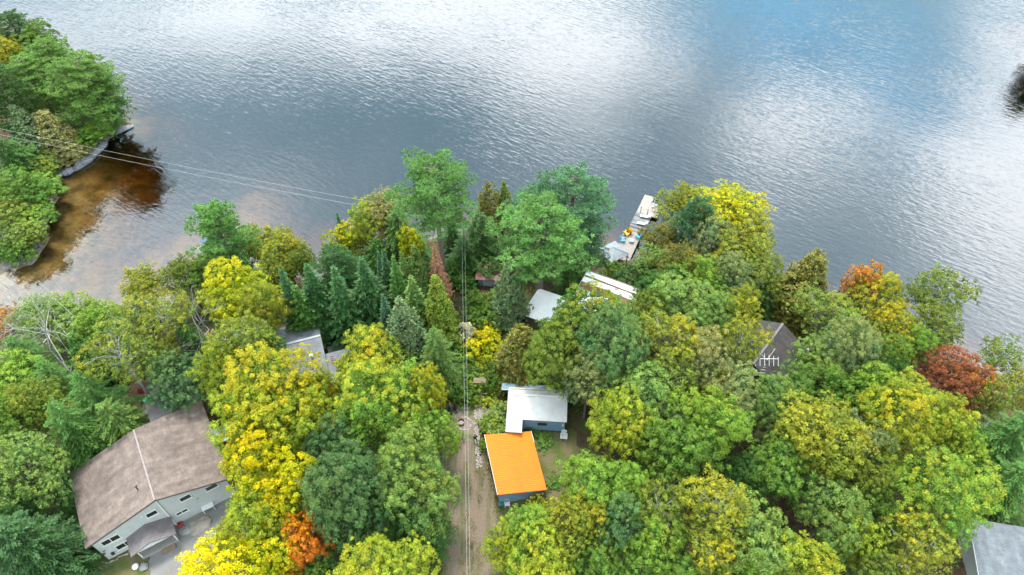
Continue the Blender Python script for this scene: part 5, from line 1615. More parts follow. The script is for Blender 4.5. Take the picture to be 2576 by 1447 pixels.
    T('aspen', 2045, 1110, 220, 15, 'OY', .08, 'broad olive yellow poplar in the right woods', group=RW)
    T('maple', 2150, 1110, 130, 13, 'GG', .05, 'grey green maple right of the broad poplar', group=RW)
    T('maple', 1960, 1185, 170, 11, 'G', 0, 'dark green maple below the broad poplar', group=RW)
    T('maple', 2390, 935, 130, 11, 'RD', .12, 'dark red maple near the right shore', group=RW)
    T('maple', 2435, 990, 120, 11, 'RD', .3, 'rust red maple behind the yellow green trees at right', group=RW)
    T('snag', 2345, 950, 70, 9, None, 0, 'grey bare branches left of the dark red maple', group=RW)
    T('tallbirch', 2525, 910, 120, 13, 'OL', .08, 'olive birch with a white trunk near the right edge', (6, 1.2), group=RW)
    T('birch', 2560, 985, 110, 12, 'OY', .1, 'golden olive birch at the right edge', group=RW)
    T('birch', 2480, 1015, 110, 11, 'OL', .15, 'olive birch between red maples and the right edge', group=RW)
    T('aspen', 2385, 1070, 140, 12, 'YG', .2, 'yellow poplar right of the large yellow green maple', group=RW)
    T('maple', 2420, 1140, 100, 8, 'LG', .1, 'low bright green maple beside the dry lawn', group=RW)
    T('hemlock', 2525, 1110, 190, 12, 'HE', 0, 'dark green tree at the right edge above the dry lawn', group=RW)
    T('hemlock', 2530, 1210, 160, 9, 'HE', 0, 'dark drooping tree at the right edge beside the grey roof', group=RW)
    T('bigmaple', 2352, 1252, 235, 14, 'LG', .18, 'large light green maple left of the grey shingled roof', group=RW)
    T('maple', 2160, 1210, 150, 12, 'OL', .05, 'dull olive maple in the right woods', group=RW)
    T('maple', 2085, 1290, 160, 12, 'GL', 0, 'dull green maple near the bottom at right', group=RW)
    T('smallmaple', 2135, 1365, 110, 10, 'YG', .15, 'small yellow green maple near the bottom edge at right', group=RW)
    T('birch', 2300, 1385, 170, 11, 'OY', .15, 'golden olive birch at the bottom edge beside the grey roof', group=RW)
    T('maple', 2215, 1330, 110, 10, 'G', 0, 'dark green maple between golden birch and small yellow green maple', group=RW)
    T('maple', 2030, 1450, 190, 11, 'YG', .2, 'yellow green maple at the bottom edge at right', group=RW)
    T('maple', 2200, 1440, 120, 9, 'OL', .05, 'olive maple at the bottom edge between two yellow trees', group=RW)
    # ---- lower middle right
    LM = 'trees below the orange roofed shed'
    T('maple', 1492, 1238, 170, 12, 'LG', .08, 'light green maple right of the orange roof', group=LM)
    T('maple', 1570, 1240, 130, 12, 'LG', .05, 'light green maple second from the orange roof', group=LM)
    T('aspen', 1450, 1315, 160, 11, 'OY', .12, 'golden olive poplar below the light green maples', group=LM)
    T('maple', 1330, 1345, 130, 10, 'LG', .08, 'light green maple right of the driveway near the bottom', group=LM)
    T('maple', 1265, 1375, 110, 9, 'YG', .08, 'yellow green maple overhanging the driveway at the bottom', group=LM)
    T('maple', 1360, 1430, 170, 10, 'YG', .1, 'yellow green maple at the bottom edge right of the driveway', group=LM)
    T('maple', 1560, 1330, 130, 11, 'BG', 0, 'blue green maple right of the golden olive poplar', group=LM)
    T('birch', 1650, 1290, 170, 13, 'OL', .05, 'olive birch with an open crown in the lower woods', group=LM)
    T('birch', 1790, 1290, 190, 14, 'OY', .08, 'golden olive birch with white limbs in the lower woods', group=LM)
    T('maple', 1640, 1385, 140, 11, 'LG', .08, 'light green maple near the bottom edge in the middle', group=LM)
    T('snag', 1590, 1345, 40, 12, None, 0, 'pale broken snag above the light green maple at the bottom', group=LM)
    T('maple', 1890, 1355, 170, 12, 'GL', .02, 'grey green maple near the bottom edge right of centre', group=LM)
    T('birch', 1790, 1400, 150, 12, 'OY', .2, 'golden birch with bare twigs at the bottom edge', group=LM)
    T('maple', 1510, 1440, 140, 9, 'G', .03, 'green maple at the bottom edge below the poplar', group=LM)
    T('maple', 1700, 1460, 130, 9, 'G', 0, 'dark green maple at the bottom edge beside the golden birch', group=LM)
    T('maple', 1880, 1450, 130, 9, 'LG', .05, 'light green maple at the bottom edge below the grey green one', group=LM)
    T('maple', 1870, 1210, 130, 9, 'DG', 0, 'dark maple in the gap between poplar and birch', group=LM)
    # ---- trees on the point to the right, seen only in the water
    for x, y, h, w_ in ((118.5, 139, 16, 'nearest'), (124, 144, 17, 'tallest'), (130, 139, 15, 'outermost')):
        p = (x, y)
        root = empty('pine_tree', (x, y, .2), x)
        tag(root, w_ + ' dark pine of the point whose mirror image shows at the right edge', 'tree', 'pines mirrored at the right edge')
        for nm, me in zip(('trunk', 'crown'), PROTO['pine'][1]):
            o = link(nm, me, None, root); o.scale = (1.2, 1.2, h / 19)
            o.color = (*PAL['DG'], 0)
plant_all()
# ------------------------------------------------------------------ low growth
def low_brush():
    rng = np.random.default_rng(404)
    keep_out = [W2(p, 4) for p in (
        [(1155, 1100), (1225, 1100), (1260, 1300), (1280, 1530), (1095, 1530), (1112, 1260), (1115, 1150)], [(1335, 1080), (1445, 1075), (1475, 1160), (1465, 1240), (1400, 1295), (1280, 1320), (1235, 1300)],
        [(1120, 1010), (1215, 1005), (1215, 1190), (1180, 1240), (1100, 1230), (1085, 1100)], [(150, 1370), (440, 1300), (620, 1230), (660, 1530), (90, 1530)],
        [(790, 1290), (910, 1290), (915, 1530), (780, 1530)], [(2425, 1175), (2700, 1190), (2700, 1410), (2440, 1350)], [(345, 1000), (380, 945), (432, 945), (430, 1050), (355, 1090), (340, 1050)])]
    keep_out += [W2(p, 4) for p in path_polys]
    n = 15000
    X = rng.uniform(-95, 100, n); Y = rng.uniform(20, 130, n)
    d = np.maximum(sdf(MAIN_POLY, X, Y), sdf(LEFT_POLY, X, Y))
    ok = (d > .3)
    near = (d < 8) | (rng.random(n) < .75)
    ok &= near
    for poly in keep_out:
        ok &= sdf([(p[0], p[1]) for p in poly], X, Y) < -.2
    X, Y = X[ok], Y[ok]
    Z = ground(X, Y)
    m = len(X); per = 9
    idx = np.repeat(np.arange(m), per)
    R = rng.uniform(.25, .8, m)
    dd = unit(sphere_dirs(rng, m * per, 0) + np.array([0, 0, .4]))
    Pn = np.stack([X, Y, Z], 1)[idx] + dd * R[idx][:, None] * rng.uniform(.5, 1.1, (m * per, 1)) * np.array([1.2, 1.2, .9])
    Nn = unit(dd + rng.normal(size=dd.shape) * .4)
    T = np.stack([rng.uniform(.6, 1.5, m)[idx] * rng.uniform(.8, 1.2, m * per), rng.random(m)[idx], rng.random(m * per)], 1)
    S = rng.uniform(.18, .36, m * per)
    me = leaf_mesh('low_brush', Pn, Nn, S, S * .7, T, rng=rng)
    me.materials.append(FOL)
    o = link('low_brush', me)
    o.color = (.085, .15, .032, .05)
    tag(o, kind='stuff')
low_brush()

def edge_grass():
    rng = np.random.default_rng(77)
    ed = W2([(1160, 1110), (1120, 1160), (1118, 1260), (1115, 1400), (1100, 1520)], 4), W2([(1215, 1110), (1232, 1180), (1256, 1290), (1275, 1330), (1265, 1390), (1270, 1520)], 4)
    pts = []
    for line in ed:
        for a, b in zip(line[:-1], line[1:]):
            k = int((b - a).length * 130)
            t = rng.random(k)[:, None]
            q = np.array(a) + (np.array(b) - np.array(a)) * t
            pts.append(q + rng.normal(size=(k, 2)) * np.array([.38, .38]))
    for k in range(26):                      # tufts between the wheel tracks
        c0 = np.array([rng.uniform(-5.6, -3.4), rng.uniform(25, 40)])
        pts.append(c0 + rng.normal(size=(40, 2)) * np.array([.18, .45]))
    q = np.concatenate(pts); n = len(q)
    Pn = np.concatenate([q, np.full((n, 1), 4.05) + rng.uniform(0, .1, (n, 1))], 1)
    Nn = unit(rng.normal(size=(n, 3)) + np.array([0, 0, .8]))
    me = leaf_mesh('edge_grass', Pn, Nn, rng.uniform(.10, .24, n), rng.uniform(.04, .09, n), np.stack([rng.uniform(.6, 1.4, n), rng.random(n), rng.random(n)], 1), rng=rng)
    me.materials.append(FOL)
    o = link('edge_grass', me); o.color = (.12, .15, .04, .1)
    tag(o, kind='stuff')
edge_grass()

def blossoms(cx, cy, wpx, h, n, label, parent_tree):
    rng = np.random.default_rng(int(cx))
    root = parent_tree
    r = 1.25
    d = sphere_dirs(rng, n, .0)
    Pn = d * np.array([r, r, .9]) * rng.uniform(.8, 1.1, (n, 1)) + np.array([0, 0, 1.0])
    m = 6
    idx = np.repeat(np.arange(n), m)
    P2 = Pn[idx] + rng.normal(size=(n * m, 3)) * .05
    N2 = unit(d[idx] + rng.normal(size=(n * m, 3)) * .4)
    me = leaf_mesh('blossoms', P2, N2, .15, .13, np.stack([rng.uniform(.9, 1.1, n * m), np.ones(n * m), np.full(n * m, .5)], 1), rng=rng)
    me.materials.append(FOL)
    o = link('blossoms', me, None, root)
    o.scale = [c.scale for c in root.children if c.name.startswith('crown')][0]
    o.color = (.80, .82, .74, 0)
    tag(o, kind='stuff')

def garden():
    G = 'garden shrubs beside the stone path'
    T = tree
    b = T('shrub', 1195, 668, 60, 3.0, 'G', 0, 'white flowering shrub beside the rust roofed hut', group=G)
    blossoms(1195, 668, 60, 2.6, 60, '', b)
    b = T('shrub', 1182, 800, 45, 1.6, 'G', 0, 'low garden shrub with white flowers under the power lines', group=G)
    blossoms(1182, 800, 40, 1.5, 16, '', b)
    T('shrub', 1212, 878, 92, 3.4, 'Y', .1, 'round yellow bush above the stone path', group=G)
    T('shrub', 1168, 838, 58, 3.4, 'WH', 0, 'pale silver leaved shrub under the power lines', group=G)
    T('shrub', 1205, 925, 40, 1.6, 'YG', 0, 'small yellow green bush below the round yellow bush', group=G)
    T('shrub', 1236, 1012, 50, 1.0, 'YG', 0, 'low lime green mound at the fork of the stone path', group=G)
    T('shrub', 1237, 968, 46, 2.2, 'G', 0, 'green bush between the arbor and the blue lean-to', group=G)
    T('shrub', 1240, 940, 60, 2.4, 'CE', 0, 'olive bush left of the rusty blue shed', group=G)
    T('shrub', 1258, 985, 32, 1.9, 'BO', 0, 'small dark rounded bush at the corner of the blue lean-to', group=G)
    T('shrub', 1265, 1062, 84, 1.8, 'GL', .04, 'grey green flower bush between path and orange roof', group=G)
    T('shrub', 1230, 1065, 52, 1.5, 'LG', .1, 'bright green flower bush beside the stone path', group=G)
    T('shrub', 1222, 1120, 30, 1.3, 'LG', 0, 'small bright bush at the orange roofed shed corner', group=G)
    T('shrub', 1170, 995, 60, 1.7, 'G', 0, 'green bush above the timber planter', group=G)
    T('shrub', 1145, 975, 60, 2.0, 'HE', 0, 'dark green bush left of the timber planter', group=G)
    T('shrub', 1195, 965, 50, 1.7, 'LG', 0, 'light green bush left of the arbor', group=G)
    T('shrub', 1183, 945, 60, 1.8, 'BG', 0, 'grey blue garden bush above the arbor', group=G)
    T('shrub', 1200, 1008, 34, 1.1, 'OL', .1, 'olive bush beside the path below the arbor', group=G)
    T('shrub', 1160, 910, 75, 2.6, 'HE', 0, 'dark green bush left of the round yellow bush', group=G)
    T('shrub', 1230, 800, 80, 2.4, 'G', 0, 'leafy green bush in the middle of the garden', group=G)
    T('shrub', 1195, 760, 65, 1.6, 'G', 0, 'bright green bush below the rust roofed hut', group=G)
    T('shrub', 1245, 752, 60, 1.2, 'CE', 0, 'olive green bush in front of the hut slats', group=G)
    T('shrub', 1260, 800, 60, 2.4, 'BG', 0, 'blue green bush left of the olive cedar', group=G)
    T('shrub', 1225, 835, 60, 1.8, 'YG', .1, 'yellow green bush above the round yellow bush', group=G)
    T('shrub', 1172, 715, 55, 1.8, 'HE', 0, 'dark bush left of the rust roofed hut', group=G)
    T('shrub', 1150, 700, 70, 2.4, 'HE', 0, 'dark bush between the tall pine and the hut', group=G)
    T('shrub', 1285, 655, 80, 2.6, 'HE', 0, 'dark green bush above the grey cedar', group=G)
    L = 'bushes in the grass beside the sheds'
    T('shrub', 1362, 1108, 50, .5, 'G', 0, 'low green patch right of the orange roof', group=L)
    T('shrub', 1388, 1215, 45, .5, 'G', 0, 'low green patch at the lower right of the orange roof', group=L)
    T('shrub', 1350, 1265, 50, 1.2, 'OY', .1, 'yellow flecked bush below the orange roof', group=L)
    T('shrub', 1375, 1285, 45, 1.4, 'G', 0, 'green bush below the right corner of the orange roof', group=L)
    T('shrub', 1325, 1078, 40, .8, 'DG', 0, 'dark low plant in front of the blue cabin wall', group=L)
    T('shrub', 1352, 1072, 36, .7, 'G', 0, 'green low plant in front of the blue cabin wall', group=L)
garden()

# ------------------------------------------------------------------ dock, gazebo and their furniture
DO, DA = at((1500 + 715 * .1935) / 1.03612, (480 + 610 * .1935) / 1.03612, .5), at((1500 + 935 * .1935) / 1.03612, (480 + 150 * .1935) / 1.03612, .5)
DRZ = math.atan2(DA.y - DO.y, DA.x - DO.x) - math.pi / 2
DM = Matrix.Translation((DO.x, DO.y, 0)) @ Matrix.Rotation(DRZ, 4, 'Z')
GREYP = mat('grey dock board', (0.22, 0.22, 0.22), .85, .25, 2.5)
GREYD = mat('dark dock board', (0.09, 0.09, 0.095), .85, .25, 2.5)
PINKP = mat('pale new board', (0.33, 0.29, 0.26), .8, .25, 2.5)
def dock():
    root = empty('dock', (DO.x, DO.y, 0), DRZ)
    tag(root, 'long wooden dock of grey and pale boards reaching into the lake', 'dock')
    def run(y0, y1, x0, x1, z, mats, w=.16):
        n = int((y1 - y0) / w)
        for i in range(n):
            y = y0 + (i + .5) * (y1 - y0) / n
            MB().box(((x0 + x1) / 2 + rnd.uniform(-.015, .015), y, z + rnd.uniform(-.006, .006)), (x1 - x0, (y1 - y0) / n - .012, .05)).build('plank', mats[rnd.randrange(len(mats))], root)
        for x in (x0 + .1, (x0 + x1) / 2, x1 - .1):
            MB().box((x, (y0 + y1) / 2, z - .12), (.08, y1 - y0 - .04, .18)).build('beam', WOODP, root)
    run(-7.6, -.45, -.4, 2.3, .72, [PINKP])
    run(-.42, 4.62, -.12, 2.55, .50, [GREYP, GREYP, GREYP, GREYD])
    run(4.66, 9.4, -.1, 1.55, .46, [PINKP])
    run(4.45, 7.85, 1.57, 3.4, .46, [PINKP])
    for x, y in ((.15, -6.5), (2.0, -6.5), (.1, -3.2), (2.1, -3.2), (0, 1.8), (2.4, 1.8), (.1, 9.0), (1.4, 9.0), (3.2, 4.8), (3.2, 7.5)):
        MB().tube([(x, y, -2.2), (x, y, .4)], .09, 8).build('pile', WOODP, root)
    for x, y, h in ((-.05, -.35, 1.2), (1.6, -.25, 1.2), (2.05, -.1, 1.9), (.55, 4.7, 1.3), (1.75, 4.55, 1.3)):
        MB().box((x, y, .5 + h / 2), (.09, .09, h)).build('post', mat('dark post', (.09, .065, .05), .8, .3), root)
    MB().box((3.47, 6.1, .3), (.1, 3.3, .3)).build('bumper', DARKM, root)
    # ladder at the end
    l = MB()
    for x in (1.62, 2.05):
        l.tube([(x, 8.2, -.8), (x, 8.2, 1.0), (x, 7.6, 1.15), (x, 7.6, .5)], .03, 6)
    l.build('ladder_rails', mat('bright metal', (.7, .71, .72), .3, .1), root)
    for k in range(3):
        MB().bar((1.62, 8.2, -.5 + k * .35), (2.05, 8.2, -.5 + k * .35), .05).build('rung', MATS['bright metal'], root)
dock()

def on_dock(x, y, z, name, rz=0.0):
    p = DM @ Vector((x, y, z))
    return empty(name, p, DRZ + rz)

def gazebo():
    root = on_dock(-.18, -8.2, .72, 'gazebo', math.radians(-33))
    tag(root, 'small gazebo with a grey metal pyramid roof at the foot of the dock', 'gazebo')
    h, e, t = 1.72, 2.15, 3.05
    c = [(-h, -h), (h, -h), (h, h), (-h, h)]
    pm = mat('gazebo roof metal', (.27, .30, .33), .5, .25, 1.0, spec=.4)
    for k in range(4):
        a, b = Vector((*c[k], e)), Vector((*c[(k + 1) % 4], e))
        top = Vector((0, 0, t))
        cuts = [0, .27, .5, .73, 1]
        for j in range(4):
            p, q = a.lerp(b, cuts[j] + .004), a.lerp(b, cuts[j + 1] - .004)
            mid = a.lerp(b, .5)
            def upto(s):
                f = 1 - abs(2 * s - 1)
                base = a.lerp(b, s)
                return base + (top - mid) * f * .985
            P1, Q1 = upto(cuts[j] + .004), upto(cuts[j + 1] - .004)
            poly = [p, q]
            if (Q1 - q).length > .05: poly.append(Q1)
            if (P1 - p).length > .05: poly.append(P1)
            MB().slab(poly, .03).build('roof_panel', pm, root)
        MB().bar(a + Vector((0, 0, .02)), top + Vector((0, 0, .02)), .07, .05).build('hip_seam', mat('seam metal', (.22, .235, .25), .5, .1), root)
        MB().box((c[k][0] * .9, c[k][1] * .9, 1.06), (.1, .1, 2.1)).build('post', DARKM, root)
        MB().bar((c[k][0] * .9, c[k][1] * .9, 2.08), (c[(k + 1) % 4][0] * .9, c[(k + 1) % 4][1] * .9, 2.08), .1).build('beam', DARKM, root)
    for i in range(22):
        MB().box((0, -1.85 + i * .17, -.03), (3.7, .16, .05)).build('plank', DECKW, root)
    for x, y in ((-1.6, -1.6), (1.6, -1.6), (1.6, 1.6), (-1.6, 1.6)):
        MB().tube([(x, y, -2.0), (x, y, -.06)], .09, 7).build('pile', WOODP, root)
    return root
gazebo()

def adirondack(root, m, s=1.0):
    st = MB()
    R = Matrix.Rotation(math.radians(-10), 3, 'X')
    for i in range(5):
        st.box((0, -.26 + i * .115, .36 - i * .022), (.56 * s, .105, .025))
    st.build('seat', m, root)
    bk = MB()
    for i in range(5):
        x = -.24 + i * .12
        hh = .80 - abs(i - 2) * .05
        bk.bar((x, .24, .27), (x * 1.15, .24 + hh * .45, .27 + hh), .105, .025)
    bk.bar((-.27, .36, .5), (.27, .36, .5), .03, .08)
    bk.build('backrest', m, root)
    for sx in (-1, 1):
        MB().box((sx * .36, -.02, .56), (.14, .74, .03)).build('arm', m, root)
        MB().box((sx * .31, -.33, .28), (.06, .1, .56)).build('leg', m, root)
        MB().bar((sx * .30, -.3, .33), (sx * .30, .62, .03), .04, .12).build('leg', m, root)
    return root

def monobloc(root, m):
    MB().box((0, 0, .43), (.46, .44, .035)).build('seat', m, root)
    bk = MB()
    for x in (-.2, -.1, 0, .1, .2):
        bk.bar((x, .2, .43), (x * 1.05, .33, .86), .055, .02)
    bk.bar((-.24, .33, .86), (.24, .33, .86), .03, .07)
    bk.build('backrest', m, root)
    for sx in (-1, 1):
        MB().bar((sx * .27, -.22, .64), (sx * .27, .28, .66), .06, .03).build('arm', m, root)
        MB().bar((sx * .27, -.22, .64), (sx * .25, -.25, 0), .05).build('leg', m, root)
        MB().bar((sx * .22, .22, .44), (sx * .26, .30, 0), .05).build('leg', m, root)

def planter(root, fl, seed):
    MB().tube([(0, 0, 0), (0, 0, .4)], [.2, .28], 10).build('pot', mat('dark pot', (.10, .07, .05), .7, .2), root)
    rng = np.random.default_rng(seed)
    n = 260
    d = sphere_dirs(rng, n, -.1)
    Pn = d * rng.uniform(.2, .45, (n, 1)) + np.array([0, 0, .62])
    me = leaf_mesh('flowers', Pn, unit(d + rng.normal(size=d.shape) * .3), .14, .10, np.stack([rng.uniform(.8, 1.2, n), rng.random(n), rng.random(n)], 1), rng=rng)
    me.materials.append(FOL)
    o = link('flowers', me, None, root); o.color = (*fl, .45)

YEL = mat('yellow paint', (.80, .52, .02), .5, .08)
AQUA = mat('aqua paint', (.03, .36, .62), .5, .08)
PALEB = mat('pale blue paint', (.28, .5, .62), .5, .08)
r = on_dock(.05, -1.75, .75, 'adirondack_chair', math.radians(150)); adirondack(r, YEL); tag(r, 'yellow slatted chair at the edge of the dock deck', 'chair', 'chairs on the dock')
r = on_dock(.0, -3.35, .75, 'adirondack_chair', math.radians(100)); adirondack(r, AQUA); tag(r, 'blue slatted chair beside the gazebo on the dock deck', 'chair', 'chairs on the dock')
r = on_dock(2.1, -1.55, .75, 'adirondack_chair', math.radians(-110)); adirondack(r, AQUA); tag(r, 'blue slatted chair under the trees at the right of the dock deck', 'chair', 'chairs on the dock')
r = on_dock(1.35, -2.95, .75, 'side_table')
MB().box((0, 0, .45), (.62, .62, .05)).build('table_top', PALEB, r)
for x in (-.25, .25):
    for y in (-.25, .25): MB().box((x, y, .21), (.06, .06, .42)).build('leg', AQUA, r)
tag(r, 'square light blue table in the middle of the dock deck', 'table')
r = on_dock(.15, -.95, .75, 'flower_pot'); planter(r, (.22, .26, .03), 1); tag(r, 'pot of yellow and orange flowers behind the yellow chair', 'flower pot')
r = on_dock(.55, -1.2, .75, 'flower_pot'); planter(r, (.75, .33, .03), 2); tag(r, 'pot of orange flowers beside the yellow chair', 'flower pot')
r = on_dock(1.95, -.85, .75, 'flower_pot'); planter(r, (.20, .24, .04), 3); tag(r, 'pot of pale flowers beside the right hand blue chair', 'flower pot')
def lounger(root):
    m = mat('lounger grey', (.5, .5, .5), .6, .12)
    MB().box((0, -.25, .32), (.62, 1.25, .05)).build('seat', m, root)
    MB().bar((0, .35, .32), (0, .85, .72), .62, .05).build('backrest', m, root)
    for x in (-.27, .27):
        for y in (-.75, .3): MB().box((x, y, .15), (.05, .05, .3)).build('leg', m, root)
for y, nm in ((3.75, 'pale lounger on the far half of the grey dock boards'), (1.9, 'pale lounger on the near half of the grey dock boards')):
    r = on_dock(1.65, y, .53, 'sun_lounger', math.radians(-82)); lounger(r); tag(r, nm, 'lounger', 'loungers on the dock')
r = on_dock(2.55, 5.85, .49, 'deck_chair', math.radians(-30)); monobloc(r, mat('teak slats', (.45, .33, .25), .7, .2)); tag(r, 'brown slatted chair on the wide end of the dock', 'chair')
r = on_dock(3.05, 8.35, -1.2, 'swim_marker')
for x in (-.22, .22):
    MB().tube([(x, 0, 0), (x, 0, 2.4)], .03, 6).build('pole', MATS['bright metal'], r)
    MB().box((x, -.02, 2.1), (.36, .05, .62)).build('panel', MATS['white plastic'], r)
tag(r, 'two white panels on poles standing in the water at the dock end', 'marker')

def boat():
    p = at(556, 622, .3)
    root = empty('pontoon_boat', (p.x, p.y, 0), math.radians(38))
    tag(root, 'white pontoon boat moored behind the pale green shore pine', 'boat')
    wh = MATS['white plastic']
    for s in (-1, 1):
        MB().tube([(-3.3, s * .95, .05), (2.8, s * .95, .05), (3.4, s * .95, .25)], [.3, .3, .08], 10).build('pontoon', MATS['bright metal'], root)
    MB().box((0, 0, .42), (6.4, 2.5, .08)).build('deck', mat('boat carpet', (.33, .34, .36), .9, .2), root)
    for s in (-1, 1):
        MB().box((0, s * 1.22, .8), (6.2, .05, .62)).build('fence_panel', wh, root)
    for s in (-1, 1): MB().box((s * 3.08, 0, .8), (.05, 2.38, .62)).build('fence_panel', wh, root)
    MB().box((1.9, .75, .65), (1.9, .6, .42)).build('bench', mat('red seat', (.55, .14, .10), .6, .1), root)
    MB().box((-2.2, -.7, .65), (1.2, .7, .42)).build('bench', wh, root)
    MB().box((-.4, -.6, .8), (.5, .6, .7)).build('console', mat('navy cover', (.05, .09, .17), .6, .1), root)
    MB().slab([(-2.4, -1.2, 2.35), (.4, -1.2, 2.35), (.4, 1.2, 2.35), (-2.4, 1.2, 2.35)], .05).build('canopy', MATS['navy cover'], root)
    for x in (-2.3, .3):
        for y in (-1.18, 1.18): MB().tube([(-1.0, y, 1.1), (x, y, 2.32)], .025, 6).build('canopy_frame', MATS['bright metal'], root)
    MB().box((-3.5, 0, .55), (.35, .4, .9)).build('motor', DARKM, root)
boat()

# ------------------------------------------------------------------ power pole and wires
WOODPOLE = mat('grey pole', (.25, .22, .19), .9, .3, 3.0)
WIRE = mat('bright wire', (.5, .51, .49), .4, .05)
px_, py_ = -6.9, 71.7
pg = gz(px_, py_)
PT = 12.4
def pole():
    root = empty('power_pole', (px_, py_, pg - .3))
    tag(root, 'grey wooden power pole with a transformer beside the tall pine', 'power pole')
    h = PT - pg + .3
    MB().tube([(0, 0, 0), (0, 0, h)], [.17, .12], 10).build('pole', WOODPOLE, root)
    MB().tube([(.05, -.36, h - 1.7), (.05, -.36, h - .8)], .24, 12).tube([(.05, -.36, h - .8), (.05, -.36, h - .68)], [.24, .1], 12).build('transformer', mat('pale blue grey steel', (.45, .55, .62), .45, .12), root)
    MB().tube([(.05, -.36, h - .7), (.05, -.36, h - .42)], .05, 8).build('bushing', MATS['white plastic'], root)
    MB().box((0, 0, h - .35), (1.0, .09, .1)).build('crossarm', WOODPOLE, root)
    for x in (-.42, 0, .42):
        MB().tube([(x, 0, h - .3), (x, 0, h - .05)], .05, 8).build('insulator', MATS['white plastic'], root)
    return h
pole()
lb = at(17, 421, 1.0)
lg = gz(lb.x, lb.y)
LT = lg + 8.4
r = empty('power_pole', (lb.x, lb.y, lg - .3))
MB().tube([(0, 0, 0), (0, 0, 8.7)], [.17, .12], 10).build('pole', WOODPOLE, r)
MB().box((0, 0, 8.35), (.1, 1.0, .1)).build('crossarm', WOODPOLE, r)
tag(r, 'plain wooden power pole at the left picture edge on the left bank', 'power pole')

def wire(name, a, b, sag, rad, label, group=None, m=None):
    a, b = Vector(a), Vector(b)
    pts = []
    for i in range(25):
        t = i / 24
        p = a.lerp(b, t); p.z -= sag * 4 * t * (1 - t)
        pts.append(p)
    o = MB().tube(pts, rad, 5).build(name, m or WIRE)
    return tag(o, label, 'wire', group)
e1, e2 = at(1175, 1500, 13.0), at(1182.5, 1500, 13.0)
a1, a2 = Vector((px_ - .2, py_, PT - .1)), Vector((px_ + .22, py_, PT - .1))
k1, k2 = a1 + (e1 - a1) * 1.6, a2 + (e2 - a2) * 1.6
wire('power_line', a1, k1, .15, .007, 'left of two pale wires running down the picture above the driveway', 'wires from the power pole')
wire('power_line', a2, k2, .15, .007, 'right of two pale wires running down the picture above the driveway', 'wires from the power pole')
wire('power_line', (px_, py_, PT), (lb.x, lb.y, LT + .1), .5, .011, 'upper of two pale wires crossing the cove to the left bank', 'wires over the cove')
wire('power_line', (px_, py_, PT - 1.2), (lb.x, lb.y, LT - 1.3), .5, .011, 'lower of two pale wires crossing the cove to the left bank', 'wires over the cove')
wire('guy_wire', (px_, py_, PT - 2.0), (px_ - 3.2, py_ - .5, pg + .2), .02, .014, 'guy wire slanting down to the left of the power pole')
cc = sp_(1245, 170, 6.4)
wire('service_wire', (px_, py_, PT - 1.4), (cc.x + .6, cc.y - .5, 6.3), .5, .013, 'dark service wire from the power pole to the cottage', None, mat('dark wire', (.16, .16, .15), .6))

# ------------------------------------------------------------------ yard things
def z6(x, y, z=4.0): return at(*Z6(x, y), z)
WHP = MATS['white plastic']
p = zp(822, 765, 4); r = empty('plastic_chair', (p.x, p.y, 4.0), math.radians(-5)); adirondack(r, WHP, 1.0); tag(r, 'white slatted chair on the grass before the blue cabin wall', 'chair')
p = zp(315, 1372, 4); r = empty('plastic_chair', (p.x, p.y, 4.0), math.radians(5)); monobloc(r, WHP); tag(r, 'white plastic chair at the front wall of the orange roofed shed', 'chair')
p = zp(262, 1372, 4); r = empty('storage_bin', (p.x, p.y, 4.0), .2)
gm = mat('green plastic', (.02, .13, .13), .5, .15)
MB().box((0, 0, .25), (.55, .45, .5)).build('tub', gm, r); MB().box((0, 0, .53), (.60, .50, .06)).build('lid', gm, r)
tag(r, 'dark green storage bin beside the white plastic chair', 'bin')

def firepit():
    p = z6(590, 600); root = empty('fire_pit', (p.x, p.y, 4.0)); tag(root, 'rusty round steel fire pit in a ring of stones in the front yard', 'fire pit')
    mb = MB(); n = 18
    for k in range(n):
        a, b = 2 * math.pi * k / n, 2 * math.pi * (k + 1) / n
        mb.bar((.42 * math.cos(a), .42 * math.sin(a), .2), (.42 * math.cos(b), .42 * math.sin(b), .2), .03, .4)
    mb.build('steel_ring', RUST, root)
    MB().tube([(0, 0, .02), (0, 0, .08)], .38, 12).build('ash_bed', mat('ash', (.35, .32, .30), .95, .4, 6), root)
    for k in range(22):
        a = 2 * math.pi * k / 22 + rnd.uniform(-.08, .08); q = rnd.uniform(.75, 1.05)
        MB().ball((.45 + q * math.cos(a), -.1 + q * math.sin(a), .04), rnd.uniform(.10, .17), 6, 4, (1.1, .9, .5)).build('stone', STONE, root)
firepit()
BRW = mat('dark brown wood', (.055, .035, .03), .7, .3)
GRNW = mat('dark green paint', (.02, .06, .05), .6, .2)
for x, y, a, m, lb_ in ((430, 400, -60, BRW, 'dark brown slatted chair beside the fire pit'), (355, 495, -90, mat('charcoal paint', (.03, .033, .04), .6, .2), 'charcoal slatted chair half hidden by the maple at the fire pit'), (310, 405, -70, GRNW, 'dark green slatted chair behind the brown one at the fire pit')):
    p = z6(x, y); r = empty('adirondack_chair', (p.x, p.y, 4.01), math.radians(a)); adirondack(r, m); tag(r, lb_, 'chair', 'chairs around the fire pit')
p = z6(615, 318); r = empty('timber_planter', (p.x, p.y, 4.0), .03)
for y in (-.22, .22): MB().box((0, y, .2), (1.9, .06, .4)).build('side_board', DECKW, r)
for x in (-.92, .92): MB().box((x, 0, .2), (.06, .38, .4)).build('end_board', DECKW, r)
MB().box((0, 0, .16), (1.78, .38, .3)).build('soil', SOIL, r)
tag(r, 'long grey timber planter box at the top of the front yard', 'planter')
p = at(*Z4(432, 1180), 4); r = empty('garden_arbor', (p.x, p.y, 4.0), .02)
